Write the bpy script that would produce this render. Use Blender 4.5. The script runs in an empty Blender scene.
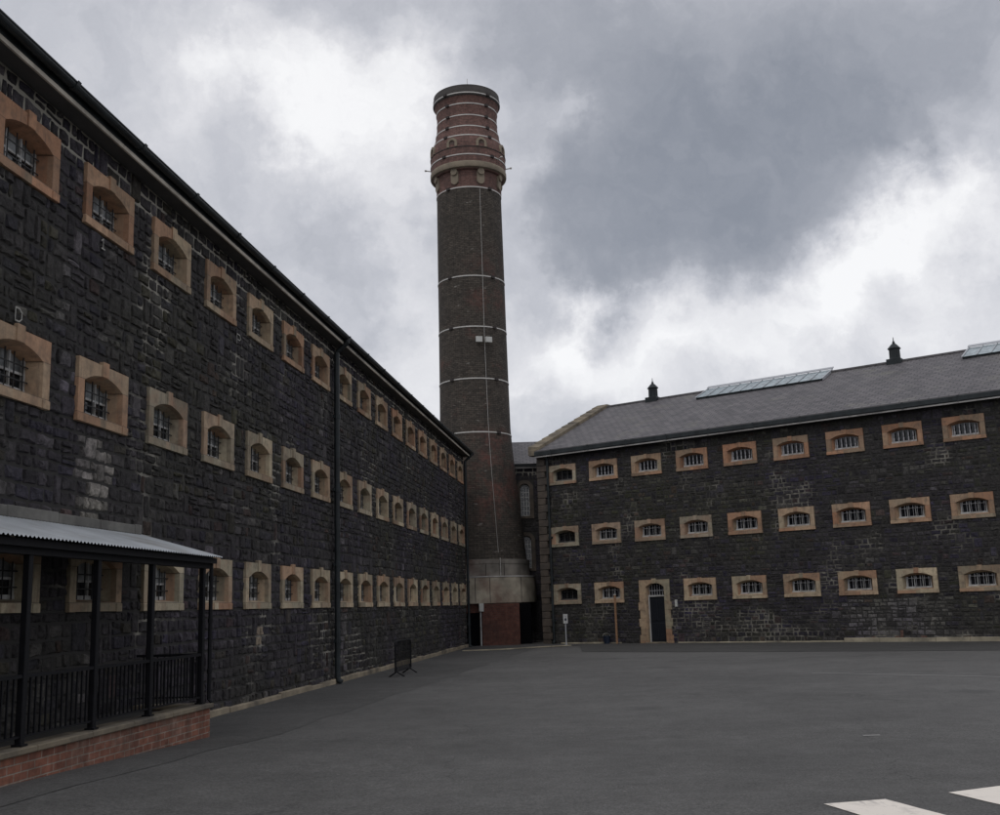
import bpy, math, random
from math import sin, cos, pi, radians, sqrt, exp
from mathutils import Vector, Matrix, noise

random.seed(7)
SC = bpy.context.scene
COL = SC.collection

# ------------------------------------------------------------------ helpers
class MB:
    """collects geometry; build() links it as one mesh object"""
    def __init__(s):
        s.v = []; s.f = []; s.m = []; s.uv = []; s.c = []
    def face(s, pts, m=0, uv=None, c=None):
        n = len(s.v); s.v += [tuple(p) for p in pts]
        s.f.append(tuple(range(n, n + len(pts)))); s.m.append(m); s.uv.append(uv); s.c.append(c)
    def mesh(s, verts, faces, m=0, c=None):
        n = len(s.v); s.v += [tuple(p) for p in verts]
        for f in faces:
            s.f.append(tuple(n + i for i in f)); s.m.append(m); s.uv.append(None); s.c.append(c)
    def box(s, x0, x1, y0, y1, z0, z1, m=0, bev=0, c=None):
        x0, x1 = min(x0, x1), max(x0, x1); y0, y1 = min(y0, y1), max(y0, y1); z0, z1 = min(z0, z1), max(z0, z1)
        if bev <= 0:
            vs = [(x, y, z) for z in (z0, z1) for y in (y0, y1) for x in (x0, x1)]
            fs = [(0, 2, 3, 1), (4, 5, 7, 6), (0, 1, 5, 4), (2, 6, 7, 3), (0, 4, 6, 2), (1, 3, 7, 5)]
            s.mesh(vs, fs, m, c); return
        b = min(bev, (x1 - x0) * .45, (y1 - y0) * .45, (z1 - z0) * .45)
        X = (x0, x1); Y = (y0, y1); Z = (z0, z1); vs = []; idx = {}
        for i in (0, 1):
            for j in (0, 1):
                for k in (0, 1):
                    sx = b if i == 0 else -b; sy = b if j == 0 else -b; sz = b if k == 0 else -b
                    idx[i, j, k, 0] = len(vs); vs.append((X[i], Y[j] + sy, Z[k] + sz))
                    idx[i, j, k, 1] = len(vs); vs.append((X[i] + sx, Y[j], Z[k] + sz))
                    idx[i, j, k, 2] = len(vs); vs.append((X[i] + sx, Y[j] + sy, Z[k]))
        g = lambda i, j, k, a: idx[i, j, k, a]; fs = []
        for i in (0, 1): fs.append([g(i, 0, 0, 0), g(i, 0, 1, 0), g(i, 1, 1, 0), g(i, 1, 0, 0)])
        for j in (0, 1): fs.append([g(0, j, 0, 1), g(0, j, 1, 1), g(1, j, 1, 1), g(1, j, 0, 1)])
        for k in (0, 1): fs.append([g(0, 0, k, 2), g(0, 1, k, 2), g(1, 1, k, 2), g(1, 0, k, 2)])
        for i in (0, 1):
            for j in (0, 1): fs.append([g(i, j, 0, 0), g(i, j, 1, 0), g(i, j, 1, 1), g(i, j, 0, 1)])
        for i in (0, 1):
            for k in (0, 1): fs.append([g(i, 0, k, 0), g(i, 1, k, 0), g(i, 1, k, 2), g(i, 0, k, 2)])
        for j in (0, 1):
            for k in (0, 1): fs.append([g(0, j, k, 1), g(1, j, k, 1), g(1, j, k, 2), g(0, j, k, 2)])
        for i in (0, 1):
            for j in (0, 1):
                for k in (0, 1): fs.append([g(i, j, k, 0), g(i, j, k, 1), g(i, j, k, 2)])
        cx, cy, cz = (x0 + x1) / 2, (y0 + y1) / 2, (z0 + z1) / 2; out = []
        for f in fs:
            a, b_, c_ = Vector(vs[f[0]]), Vector(vs[f[1]]), Vector(vs[f[2]])
            n = (b_ - a).cross(c_ - a); out.append(tuple(f) if n.dot(a - Vector((cx, cy, cz))) > 0 else tuple(reversed(f)))
        s.mesh(vs, out, m, c)
    def tube(s, pts, r, n=8, m=0, caps=True):
        pts = [Vector(p) for p in pts]; rs = r if isinstance(r, (list, tuple)) else [r] * len(pts)
        base = len(s.v); ref = None
        for i, p in enumerate(pts):
            a = pts[max(0, i - 1)]; b = pts[min(len(pts) - 1, i + 1)]; t = (b - a).normalized()
            if ref is None: ref = Vector((0, 0, 1)) if abs(t.z) < .9 else Vector((1, 0, 0))
            u = (ref - t * ref.dot(t)).normalized(); w = t.cross(u); ref = u
            for k in range(n):
                q = p + (u * cos(2 * pi * k / n) + w * sin(2 * pi * k / n)) * rs[i]; s.v.append(tuple(q))
        for i in range(len(pts) - 1):
            for k in range(n):
                a = base + i * n + k; b = base + i * n + (k + 1) % n
                s.f.append((a, b, b + n, a + n)); s.m.append(m); s.uv.append(None); s.c.append(None)
        if caps:
            s.f.append(tuple(base + k for k in reversed(range(n)))); s.m.append(m); s.uv.append(None); s.c.append(None)
            o = base + (len(pts) - 1) * n
            s.f.append(tuple(o + k for k in range(n))); s.m.append(m); s.uv.append(None); s.c.append(None)
    def lathe(s, prof, n=64, m=0, a0=0.0, a1=2 * pi, uvs=True):
        """prof = [(r,z)...] bottom to top, outward faces, uv in metres"""
        L = 0; ls = [0]
        for i in range(1, len(prof)):
            L += math.hypot(prof[i][0] - prof[i - 1][0], prof[i][1] - prof[i - 1][1]); ls.append(L)
        full = abs(a1 - a0 - 2 * pi) < 1e-6
        base = len(s.v); cols = n if full else n + 1
        for (r, z) in prof:
            for k in range(cols):
                a = a0 + (a1 - a0) * k / n; s.v.append((r * cos(a), r * sin(a), z))
        for i in range(len(prof) - 1):
            for k in range(n):
                k2 = (k + 1) % cols
                s.f.append((base + i * cols + k, base + i * cols + k2, base + (i + 1) * cols + k2, base + (i + 1) * cols + k)); s.m.append(m); s.c.append(None)
                u0 = (a0 + (a1 - a0) * k / n) * 1.75; u1 = (a0 + (a1 - a0) * (k + 1) / n) * 1.75
                s.uv.append([(u0, ls[i]), (u1, ls[i]), (u1, ls[i + 1]), (u0, ls[i + 1])])
    def build(s, name, mats, parent=None, smooth=False, loc=None):
        me = bpy.data.meshes.new(name); me.from_pydata(s.v, [], s.f)
        if not isinstance(mats, (list, tuple)): mats = [mats]
        for mt in mats: me.materials.append(mt)
        if len(mats) > 1: me.polygons.foreach_set('material_index', s.m)
        if any(u is not None for u in s.uv):
            ul = me.uv_layers.new(name='UVMap')
            for p, u in zip(me.polygons, s.uv):
                if u is None: continue
                for li, q in zip(p.loop_indices, u): ul.data[li].uv = q
        if any(c is not None for c in s.c):
            at = me.color_attributes.new('col', 'FLOAT_COLOR', 'CORNER'); buf = []
            for p, c in zip(me.polygons, s.c):
                c = c or (.05, .05, .05); buf += [c[0], c[1], c[2], 1.0] * len(p.loop_indices)
            at.data.foreach_set('color', buf)
        if smooth: me.polygons.foreach_set('use_smooth', [True] * len(me.polygons))
        me.update()
        o = bpy.data.objects.new(name, me); COL.objects.link(o)
        if parent: o.parent = parent
        if loc: o.location = loc
        return o

def thing(name, label, cat, loc=(0, 0, 0), rz=0, group=None):
    o = bpy.data.objects.new(name, None); COL.objects.link(o); o.empty_display_size = .3
    o.location = loc; o.rotation_euler = (0, 0, rz); o['label'] = label; o['category'] = cat
    if group: o['group'] = group
    return o
def struct(o): o['kind'] = 'structure'; return o
def weld_auto(o, ang=40):
    me = o.data
    import bmesh
    bm = bmesh.new(); bm.from_mesh(me); bmesh.ops.remove_doubles(bm, verts=bm.verts, dist=1e-4); bm.to_mesh(me); bm.free()
    me.polygons.foreach_set('use_smooth', [True] * len(me.polygons))
    me.set_sharp_from_angle(angle=radians(ang))
    return o

# ------------------------------------------------------------------ node helpers
class NT:
    def __init__(s, tree): s.t = tree; s.n = tree.nodes; s.l = tree.links
    def node(s, ty, **kw):
        n = s.n.new(ty)
        for k, v in kw.items(): setattr(n, k, v)
        return n
    def put(s, sock, v):
        if hasattr(v, 'is_output') or isinstance(v, bpy.types.NodeSocket): s.l.new(v, sock)
        else: sock.default_value = v
    def math(s, op, a, b=None, c=None, clamp=False):
        n = s.node('ShaderNodeMath', operation=op); n.use_clamp = clamp
        s.put(n.inputs[0], a)
        if b is not None: s.put(n.inputs[1], b)
        if c is not None: s.put(n.inputs[2], c)
        return n.outputs[0]
    def vmath(s, op, a, b=None, sc=None):
        n = s.node('ShaderNodeVectorMath', operation=op); s.put(n.inputs[0], a)
        if b is not None: s.put(n.inputs[1], b)
        if sc is not None: s.put(n.inputs['Scale'], sc)
        return n.outputs['Value'] if op in ('DOT_PRODUCT', 'LENGTH') else n.outputs[0]
    def noise(s, vec, scale, detail=3, rough=.55, dim='3D', color=False):
        n = s.node('ShaderNodeTexNoise', noise_dimensions=dim); s.put(n.inputs['Vector'], vec)
        n.inputs['Scale'].default_value = scale; n.inputs['Detail'].default_value = detail; n.inputs['Roughness'].default_value = rough
        return n.outputs['Color'] if color else n.outputs[0]
    def ramp(s, fac, pts, interp='LINEAR'):
        n = s.node('ShaderNodeValToRGB'); cr = n.color_ramp; cr.interpolation = interp
        while len(cr.elements) < len(pts): cr.elements.new(.5)
        for e, (p, c) in zip(cr.elements, pts):
            e.position = p
            e.color = (c, c, c, 1) if isinstance(c, (int, float)) else (*c[:3], 1)
        s.put(n.inputs[0], fac); return n.outputs[0]
    def mix(s, fac, a, b, mode='MIX'):
        n = s.node('ShaderNodeMix', data_type='RGBA', blend_type=mode); s.put(n.inputs[0], fac)
        for i, v in ((6, a), (7, b)):
            if isinstance(v, (tuple, list)): v = (*v[:3], 1)
            s.put(n.inputs[i], v)
        return n.outputs[2]
    def map(s, v, a, b, c=0.0, d=1.0):
        n = s.node('ShaderNodeMapRange', clamp=True); s.put(n.inputs[0], v)
        for i, x in enumerate((a, b, c, d)): n.inputs[i + 1].default_value = x
        return n.outputs[0]
    def sep(s, v):
        n = s.node('ShaderNodeSeparateXYZ'); s.put(n.inputs[0], v); return n.outputs
    def comb(s, x, y, z):
        n = s.node('ShaderNodeCombineXYZ')
        for i, q in enumerate((x, y, z)): s.put(n.inputs[i], q)
        return n.outputs[0]
    def bump(s, h, strength=.5, dist=.01, normal=None):
        n = s.node('ShaderNodeBump'); n.inputs['Strength'].default_value = strength; n.inputs['Distance'].default_value = dist
        s.put(n.inputs['Height'], h)
        if normal is not None: s.put(n.inputs['Normal'], normal)
        return n.outputs[0]

def new_mat(name):
    m = bpy.data.materials.new(name); m.use_nodes = True; t = NT(m.node_tree); b = t.n['Principled BSDF']
    return m, t, b
def coords(t, which='Object'):
    return t.node('ShaderNodeTexCoord').outputs[which]

def mat_basic(name, col, rough=.7, metal=0, var=.25, scale=6, bump=.2, bdist=.004, spec=.5, stain=None):
    m, t, b = new_mat(name); p = coords(t)
    n = t.noise(p, scale, 6, .6); f = t.map(n, .3, .7, 1 - var, 1 + var)
    c = t.mix(1.0, col, t.comb(f, f, f), 'MULTIPLY')
    if stain:
        k = t.map(t.noise(p, scale * .4, 5, .65), .5, .66); c = t.mix(t.math('MULTIPLY', k, .8), c, stain)
    t.put(b.inputs['Base Color'], c); b.inputs['Roughness'].default_value = rough; b.inputs['Metallic'].default_value = metal
    b.inputs['Specular IOR Level'].default_value = spec
    t.put(b.inputs['Roughness'], t.map(n, .2, .8, max(.05, rough - .1), min(1, rough + .1)))
    if bump: t.put(b.inputs['Normal'], t.bump(t.noise(p, scale * 8, 4, .6), bump, bdist))
    return m

def mat_stone(name, tint_a, tint_b, gain=1.0):
    """individual stones: colour per stone from the mesh, mineral mottling on top"""
    m, t, b = new_mat(name); p = coords(t)
    a = t.node('ShaderNodeAttribute', attribute_name='col').outputs['Color']
    big = t.map(t.noise(p, .28, 3, .5), .38, .62)
    tint = t.mix(big, tint_a, tint_b)
    c = t.mix(1.0, a, tint, 'MULTIPLY')
    f = t.map(t.noise(p, 11, 8, .78), .34, .68, .35 * gain, 1.8 * gain); c = t.mix(1.0, c, t.comb(f, f, f), 'MULTIPLY')
    # lichen / lime specks
    sp = t.map(t.noise(p, 7, 8, .82), .57, .70); c = t.mix(t.math('MULTIPLY', sp, .55), c, (.15, .147, .135))
    t.put(b.inputs['Base Color'], c); b.inputs['Roughness'].default_value = .9; b.inputs['Specular IOR Level'].default_value = .3
    t.put(b.inputs['Normal'], t.bump(t.noise(p, 17, 8, .75), 1.0, .022))
    return m

def mat_mortar(name, band=None, thr=(.56, .66), seed=0.0, light=(.26, .245, .21)):
    m, t, b = new_mat(name); p = coords(t)
    q = t.vmath('ADD', p, (seed, 3.1, 0))
    k = t.map(t.noise(q, .55, 4, .6), *thr); k2 = t.map(t.noise(q, 5, 4, .6), .35, .6); k = t.math('MULTIPLY', k, k2)
    if band:
        z = t.sep(p)[2]; kb = t.math('MULTIPLY', t.map(z, band - .12, band + .02), t.map(t.noise(q, 1.8, 4, .6), .33, .46)); k = t.math('MAXIMUM', k, kb)
    c = t.mix(k, (.035, .033, .031), light)
    t.put(b.inputs['Base Color'], c); b.inputs['Roughness'].default_value = .95
    t.put(b.inputs['Normal'], t.bump(t.noise(p, 60, 4, .6), .5, .004))
    return m

def mat_brick(name, c1, c2, mortar, bw, bh, ms, patch=None, patchthr=(.5, .62), dirt=(.05, .045, .04), dirtk=.6, bumpd=.006, white=0.0):
    m, t, b = new_mat(name); uv = coords(t, 'UV'); p = coords(t)
    w = t.vmath('ADD', uv, t.vmath('SCALE', t.noise(p, 3, 2, .5, color=True), sc=.012))
    n = t.node('ShaderNodeTexBrick'); t.put(n.inputs['Vector'], w); n.inputs['Scale'].default_value = 1
    n.inputs['Brick Width'].default_value = bw; n.inputs['Row Height'].default_value = bh; n.inputs['Mortar Size'].default_value = ms
    n.inputs['Mortar Smooth'].default_value = .2; n.inputs['Bias'].default_value = 0
    n.inputs['Color1'].default_value = (*c1, 1); n.inputs['Color2'].default_value = (*c2, 1); n.inputs['Mortar'].default_value = (*mortar, 1)
    c = n.outputs['Color']
    if patch:
        k = t.map(t.noise(p, .45, 6, .7), *patchthr)
        if name == 'sooty_brick':
            z = t.sep(p)[2]; zn = t.math('MULTIPLY', t.map(z, 5.0, 6.2), t.map(z, 10.2, 9.0)); zn = t.math('MAXIMUM', zn, t.math('MULTIPLY', t.math('MULTIPLY', t.map(z, 15.0, 15.8), t.map(z, 19.0, 17.5)), .6))
            k = t.math('MAXIMUM', k, t.math('MULTIPLY', zn, t.math('MULTIPLY', t.map(t.sep(p)[0], -.7, .2), t.map(t.noise(p, .8, 6, .7), .46, .58))))
        k2 = t.map(t.noise(p, 6, 3, .6), .35, .6, .3, 1)
        c = t.mix(t.math('MULTIPLY', k, k2), c, t.mix(.8, n.outputs['Color'], patch, 'MIX'))
    f = t.map(t.noise(p, 7, 6, .7), .3, .7, .6, 1.4); c = t.mix(1.0, c, t.comb(f, f, f), 'MULTIPLY')
    d = t.map(t.noise(p, 1.1, 6, .7), .5, .7); c = t.mix(t.math('MULTIPLY', d, dirtk), c, dirt)
    sk = t.map(t.noise(t.vmath('MULTIPLY', p, (2.4, 2.4, .16)), 1.5, 5, .7), .5, .68); c = t.mix(t.math('MULTIPLY', sk, .4), c, tuple(x * .7 for x in dirt))
    if white:
        sx = t.sep(uv); sq = t.comb(t.math('MULTIPLY', sx[0], 1 / bw), t.math('MULTIPLY', sx[1], 1 / bh), 0)
        wn = t.map(t.noise(sq, .35, 2, .8), .68, .74); c = t.mix(t.math('MULTIPLY', wn, white), c, (.33, .31, .28))
    t.put(b.inputs['Base Color'], c); b.inputs['Roughness'].default_value = .88; b.inputs['Specular IOR Level'].default_value = .3
    h = t.math('MULTIPLY_ADD', n.outputs['Fac'], -1.0, t.math('MULTIPLY', t.noise(p, 30, 4, .6), .5))
    t.put(b.inputs['Normal'], t.bump(h, .7, bumpd))
    return m

def mat_sandstone():
    """dressed window stone: object colour carries how orange or how yellow each surround is, each block differs"""
    m, t, b = new_mat('sandstone'); p = coords(t); oi = t.node('ShaderNodeObjectInfo')
    q = t.vmath('ADD', p, t.vmath('SCALE', t.comb(oi.outputs['Random'], oi.outputs['Random'], 0), sc=40.0))
    base = oi.outputs['Color']; X = t.sep(p)
    gt = lambda a, v: t.math('GREATER_THAN', a, v)
    bid = t.math('ADD', t.math('MULTIPLY', gt(X[2], .115), 1.37), t.math('MULTIPLY', t.math('MULTIPLY', gt(X[2], .115), t.math('LESS_THAN', X[2], .575)), 2.11))
    bid = t.math('ADD', bid, t.math('MULTIPLY', gt(X[0], .62), 3.3)); bid = t.math('ADD', bid, t.math('MULTIPLY', gt(X[0], .78), 5.7)); bid = t.math('ADD', bid, t.math('MULTIPLY', gt(X[1], .02), 2.9))
    bid = t.math('ADD', bid, t.math('MULTIPLY', oi.outputs['Random'], 91.0))
    wn = t.node('ShaderNodeTexWhiteNoise', noise_dimensions='1D'); t.put(wn.inputs['W'], bid); r = t.sep(wn.outputs['Color'])
    c = t.mix(t.math('MULTIPLY', t.map(r[0], .45, 1), .75), base, (.34, .165, .095))
    c = t.mix(t.math('MULTIPLY', t.map(r[1], .55, 1), .7), c, (.25, .235, .175))
    v = t.map(r[2], 0, 1, .74, 1.2); c = t.mix(1.0, c, t.comb(v, v, v), 'MULTIPLY')
    n1 = t.map(t.noise(q, 2.6, 5, .65), .45, .7); c = t.mix(t.math('MULTIPLY', n1, .45), c, (.30, .155, .095))
    dk = t.map(t.noise(q, 5, 7, .75), .48, .66); c = t.mix(t.math('MULTIPLY', dk, .6), c, (.10, .085, .068))
    run = t.map(t.noise(t.vmath('MULTIPLY', q, (9, 9, 1.1)), 1.6, 5, .7), .52, .70); c = t.mix(t.math('MULTIPLY', run, .5), c, (.13, .11, .09))
    ln = lambda a, v, w: t.math('LESS_THAN', t.math('ABSOLUTE', t.math('SUBTRACT', a, v)), w)
    jm = t.math('MAXIMUM', ln(X[2], .115, .005), ln(X[2], .575, .005))
    c = t.mix(t.math('MULTIPLY', jm, .6), c, (.09, .075, .06))
    f = t.map(t.noise(q, 40, 4, .6), .3, .7, .85, 1.15); c = t.mix(1.0, c, t.comb(f, f, f), 'MULTIPLY')
    t.put(b.inputs['Base Color'], c); b.inputs['Roughness'].default_value = .9; b.inputs['Specular IOR Level'].default_value = .25
    t.put(b.inputs['Normal'], t.bump(t.noise(q, 35, 6, .65), .5, .006))
    return m

def mat_slate():
    m, t, b = new_mat('roof_slate'); uv = coords(t, 'UV'); p = coords(t)
    n = t.node('ShaderNodeTexBrick'); t.put(n.inputs['Vector'], uv); n.inputs['Scale'].default_value = 1
    n.inputs['Brick Width'].default_value = .34; n.inputs['Row Height'].default_value = .25; n.inputs['Mortar Size'].default_value = .02
    n.inputs['Bias'].default_value = .1
    n.inputs['Color1'].default_value = (.075, .069, .073, 1); n.inputs['Color2'].default_value = (.135, .123, .126, 1); n.inputs['Mortar'].default_value = (.035, .032, .034, 1)
    f = t.map(t.noise(p, 1.2, 6, .65), .3, .7, .78, 1.25); c = t.mix(1.0, n.outputs['Color'], t.comb(f, f, f), 'MULTIPLY')
    y = t.map(t.noise(p, .6, 5, .7), .56, .7); c = t.mix(t.math('MULTIPLY', y, .35), c, (.13, .13, .075))
    t.put(b.inputs['Base Color'], c); b.inputs['Roughness'].default_value = .62
    v = t.sep(uv)[1]; saw = t.math('FRACT', t.math('MULTIPLY', v, 4.0))
    h = t.math('ADD', t.math('MULTIPLY', saw, -1.0), t.math('MULTIPLY', n.outputs['Fac'], -.4))
    t.put(b.inputs['Normal'], t.bump(h, .7, .012))
    return m

def mat_asphalt(name, gain, seed=0.0):
    m, t, b = new_mat(name); p = t.vmath('ADD', coords(t), (seed, 0, 0))
    c0 = (.099 * gain, .0965 * gain, .092 * gain)
    f = t.map(t.noise(p, .16, 6, .65), .32, .68, .76, 1.18)
    f2 = t.map(t.noise(p, 1.3, 6, .7), .3, .7, .9, 1.1); f3 = t.math('MULTIPLY', t.map(t.noise(p, 38, 3, .8), .3, .7, .5, 1.55), t.map(t.noise(p, 7, 6, .85), .32, .68, .78, 1.22))
    g = t.math('MULTIPLY', t.math('MULTIPLY', f, f2), f3)
    c = t.mix(1.0, c0, t.comb(g, g, g), 'MULTIPLY')
    # damp dark blotches, pale drips and wheel-polished streaks
    bl = t.map(t.noise(p, .9, 7, .75), .60, .74); c = t.mix(t.math('MULTIPLY', bl, .35), c, (.06 * gain, .058 * gain, .055 * gain))
    st = t.noise(t.vmath('MULTIPLY', p, (.25, 1.6, 1)), 1.0, 5, .65); tr = t.noise(t.vmath('MULTIPLY', t.vmath('ADD', p, t.vmath('SCALE', t.noise(p, .12, 2, .5, color=True), sc=6.0)), (.12, .9, 1)), 1.0, 4, .6); c = t.mix(t.math('MULTIPLY', t.map(tr, .56, .68), .2), c, (.055 * gain, .054 * gain, .052 * gain))
    c = t.mix(t.math('MULTIPLY', t.map(st, .55, .75), .15), c, (.19 * gain, .185 * gain, .175 * gain))
    vo = t.node('ShaderNodeTexVoronoi'); t.put(vo.inputs['Vector'], p); vo.inputs['Scale'].default_value = 1.1
    spk = t.math('LESS_THAN', vo.outputs['Distance'], .022); c = t.mix(t.math('MULTIPLY', spk, .5), c, (.3, .29, .27))
    vs_ = t.node('ShaderNodeTexVoronoi'); t.put(vs_.inputs['Vector'], t.vmath('ADD', p, t.vmath('SCALE', t.noise(p, 3, 4, .7, color=True), sc=.25))); vs_.inputs['Scale'].default_value = .33
    oil = t.map(vs_.outputs['Distance'], .16, .05); c = t.mix(t.math('MULTIPLY', oil, .45), c, (.045 * gain, .044 * gain, .043 * gain))
    wv = t.vmath('ADD', p, t.vmath('SCALE', t.noise(p, .5, 5, .7, color=True), sc=1.6))
    ve = t.node('ShaderNodeTexVoronoi', feature='DISTANCE_TO_EDGE'); t.put(ve.inputs['Vector'], wv); ve.inputs['Scale'].default_value = .16
    cr = t.math('MULTIPLY', t.math('LESS_THAN', ve.outputs['Distance'], .0022), t.map(t.noise(p, .3, 3, .5), .42, .55)); c = t.mix(t.math('MULTIPLY', cr, .4), c, (.03, .03, .03))
    t.put(b.inputs['Base Color'], c); t.put(b.inputs['Roughness'], t.map(t.noise(p, 2, 4, .6), .3, .7, .74, .92)); b.inputs['Specular IOR Level'].default_value = .35
    t.put(b.inputs['Normal'], t.bump(t.noise(p, 110, 3, .7), .6, .006))
    return m

def mat_paint(name, col):
    m, t, b = new_mat(name); p = coords(t)
    n = t.map(t.noise(p, 4, 6, .75), .52, .72); c = t.mix(t.math('MULTIPLY', n, .45), col, (.22, .21, .2))
    sc = t.noise(t.vmath('MULTIPLY', p, (9, .7, 1)), 1.3, 3, .5); c = t.mix(t.math('MULTIPLY', t.map(sc, .6, .68), .4), c, (.3, .27, .26))
    t.put(b.inputs['Base Color'], c); b.inputs['Roughness'].default_value = .75
    t.put(b.inputs['Normal'], t.bump(t.noise(p, 90, 3, .7), .4, .003))
    al = t.map(t.noise(p, 16, 6, .8), .30, .34); t.put(b.inputs['Alpha'], al)
    return m

def mat_glass(name, col=(.02, .022, .026), rough=.08, spec=.8):
    m, t, b = new_mat(name); p = coords(t); oi = t.node('ShaderNodeObjectInfo').outputs['Random']
    q = t.vmath('ADD', p, t.comb(t.math('MULTIPLY', oi, 30.0), 0, 0))
    c = t.mix(t.map(t.noise(q, 5, 4, .6), .4, .65), col, tuple(x * 2.2 + .01 for x in col))
    t.put(b.inputs['Base Color'], c); b.inputs['Roughness'].default_value = rough; b.inputs['Specular IOR Level'].default_value = spec
    t.put(b.inputs['Normal'], t.bump(t.noise(q, 2.5, 2, .5), .25, .02))
    return m

M = {}
M['stoneL'] = mat_stone('basalt_rubble', (1.02, 1.0, .90), (1.0, .90, 1.14))
M['stoneR'] = mat_stone('basalt_coursed', (1.0, .99, .84), (.90, .82, 1.08), .9)
M['mortarL'] = mat_mortar('lime_mortar', band=7.84, thr=(.54, .66), seed=2.0, light=(.36, .34, .29))
M['mortarR'] = mat_mortar('pale_pointing', thr=(.53, .64), seed=9.0, light=(.24, .225, .19))
M['sandstone'] = mat_sandstone()
M['slate'] = mat_slate()
M['asphalt'] = mat_asphalt('asphalt', 1.0)
M['tarmac'] = mat_asphalt('old_tarmac', .80, 31.0)
M['pave'] = mat_asphalt('pavement_tarmac', .62, 57.0)
M['paint'] = mat_paint('road_paint', (.86, .79, .70))
M['thinpaint'] = mat_paint('worn_paint', (.36, .355, .34))
M['glass'] = mat_glass('window_glass', (.006, .007, .009), .08, .5)
M['skypane'] = mat_glass('painted_sky_pane', (.15, .16, .165), .3, .6)  # pale base colour paints the sky's reflection onto the glass
M['roofglass'] = mat_glass('skylight_glass', (.17, .21, .22), .12, .9)
M['black'] = mat_basic('black_iron', (.006, .006, .008), .6, 0, .3, 9, .15, spec=.25)
M['blackbar'] = mat_basic('black_bar', (.01, .01, .011), .6)
M['gutter'] = mat_basic('gutter_iron', (.022, .027, .029), .5, 0, .5, 3, .2, spec=.3)
M['white'] = mat_basic('white_paint', (.46, .46, .45), .55, 0, .12, 7, .1, stain=(.25, .24, .22))
M['whitebar'] = mat_basic('white_bar', (.38, .38, .40), .6, 0, .2, 9, .1)
M['soffit'] = mat_basic('soffit_board', (.075, .072, .07), .8, 0, .3, 2)
M['fillet'] = mat_basic('eave_fillet', (.55, .50, .42), .8, 0, .3, 1.5, stain=(.13, .12, .1))
M['filletR'] = mat_basic('eave_fillet_grey', (.48, .46, .44), .8, 0, .25, 1.5, stain=(.13, .12, .12))
M['plinth'] = mat_basic('plinth_stone', (.27, .225, .16), .9, 0, .45, 1.6, .5, .01, stain=(.06, .055, .05))
M['kerbstone'] = mat_basic('kerb_stone', (.34, .30, .22), .9, 0, .4, 1.4, .4, .01, stain=(.08, .075, .065))
M['coping'] = mat_basic('coping_stone', (.20, .165, .115), .9, 0, .4, 1.8, .5, .012, stain=(.06, .055, .05))
M['concrete'] = mat_basic('stained_concrete', (.34, .30, .235), .88, 0, .5, 1.3, .5, .012, stain=(.17, .105, .08))
M['concrete2'] = mat_basic('grey_concrete', (.185, .168, .145), .88, 0, .5, 1.3, .5, .012, stain=(.11, .065, .055))
M['chimtan'] = mat_basic('cornice_stone', (.23, .19, .14), .85, 0, .3, 2, .3, .01)
M['steel'] = mat_basic('galvanised_strap', (.50, .48, .45), .5, .25, .15, 4, .1)
M['rust'] = mat_basic('dark_clamp', (.03, .022, .02), .7)
M['brickdark'] = mat_brick('sooty_brick', (.056, .047, .039), (.10, .084, .068), (.036, .032, .028), .25, .085, .012, patch=(.14, .062, .05), patchthr=(.61, .72), dirt=(.04, .037, .033), dirtk=.5, white=.6)
M['brickhead'] = mat_brick('plum_brick', (.15, .080, .068), (.20, .105, .088), (.11, .082, .07), .25, .085, .012, dirt=(.075, .055, .05), dirtk=.6)
M['brickred'] = mat_brick('red_brick', (.25, .105, .068), (.17, .072, .05), (.26, .21, .17), .24, .082, .0075, patch=(.32, .25, .2), patchthr=(.58, .7), dirt=(.075, .055, .045), dirtk=.55)
M['bricklow'] = mat_brick('dull_red_brick', (.125, .05, .036), (.10, .042, .033), (.085, .055, .045), .24, .082, .009, dirt=(.05, .035, .03), dirtk=.5)
M['corr'] = mat_basic('corrugated_iron', (.56, .59, .61), .42, .3, .18, 1.6, .1, stain=(.36, .345, .32))
M['ledge'] = mat_basic('lead_ledge', (.15, .145, .13), .85, 0, .35, 2.5, .4, .01, stain=(.08, .075, .07))
M['doornavy'] = mat_basic('door_paint', (.003, .005, .010), .55, 0, .2, 4, .05)
M['dark'] = mat_basic('door_and_shade_black', (.004, .004, .005), .95, 0, .2, spec=.05)  # black of the store doors, and painted shade under the veranda roof
M['quoin'] = mat_basic('quoin_stone', (.088, .07, .056), .9, 0, .5, 1.7, .6, .014, stain=(.055, .05, .047))
M['capstone'] = mat_basic('sooty_cap', (.06, .054, .05), .85, 0, .3, 2)
M['floor'] = mat_basic('veranda_floor', (.035, .033, .03), .85, 0, .3, 3)
M['ridge'] = mat_basic('ridge_clay', (.085, .08, .083), .8, 0, .3)
M['signgrey'] = mat_basic('sign_metal', (.42, .43, .45), .5, .1, .08)
M['signdark'] = mat_basic('sign_print', (.03, .035, .05), .6, 0, .1)
M['wood'] = mat_basic('wood_post', (.30, .17, .095), .8, 0, .25, 5)
M['navy'] = mat_basic('navy_plastic', (.012, .02, .04), .45, 0, .2)
M['lamp'] = mat_basic('floodlight_casing', (.5, .5, .47), .5, 0, .1)
M['letter'] = mat_basic('letter_paint', (.34, .33, .30), .85, 0, .3, 14)

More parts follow.
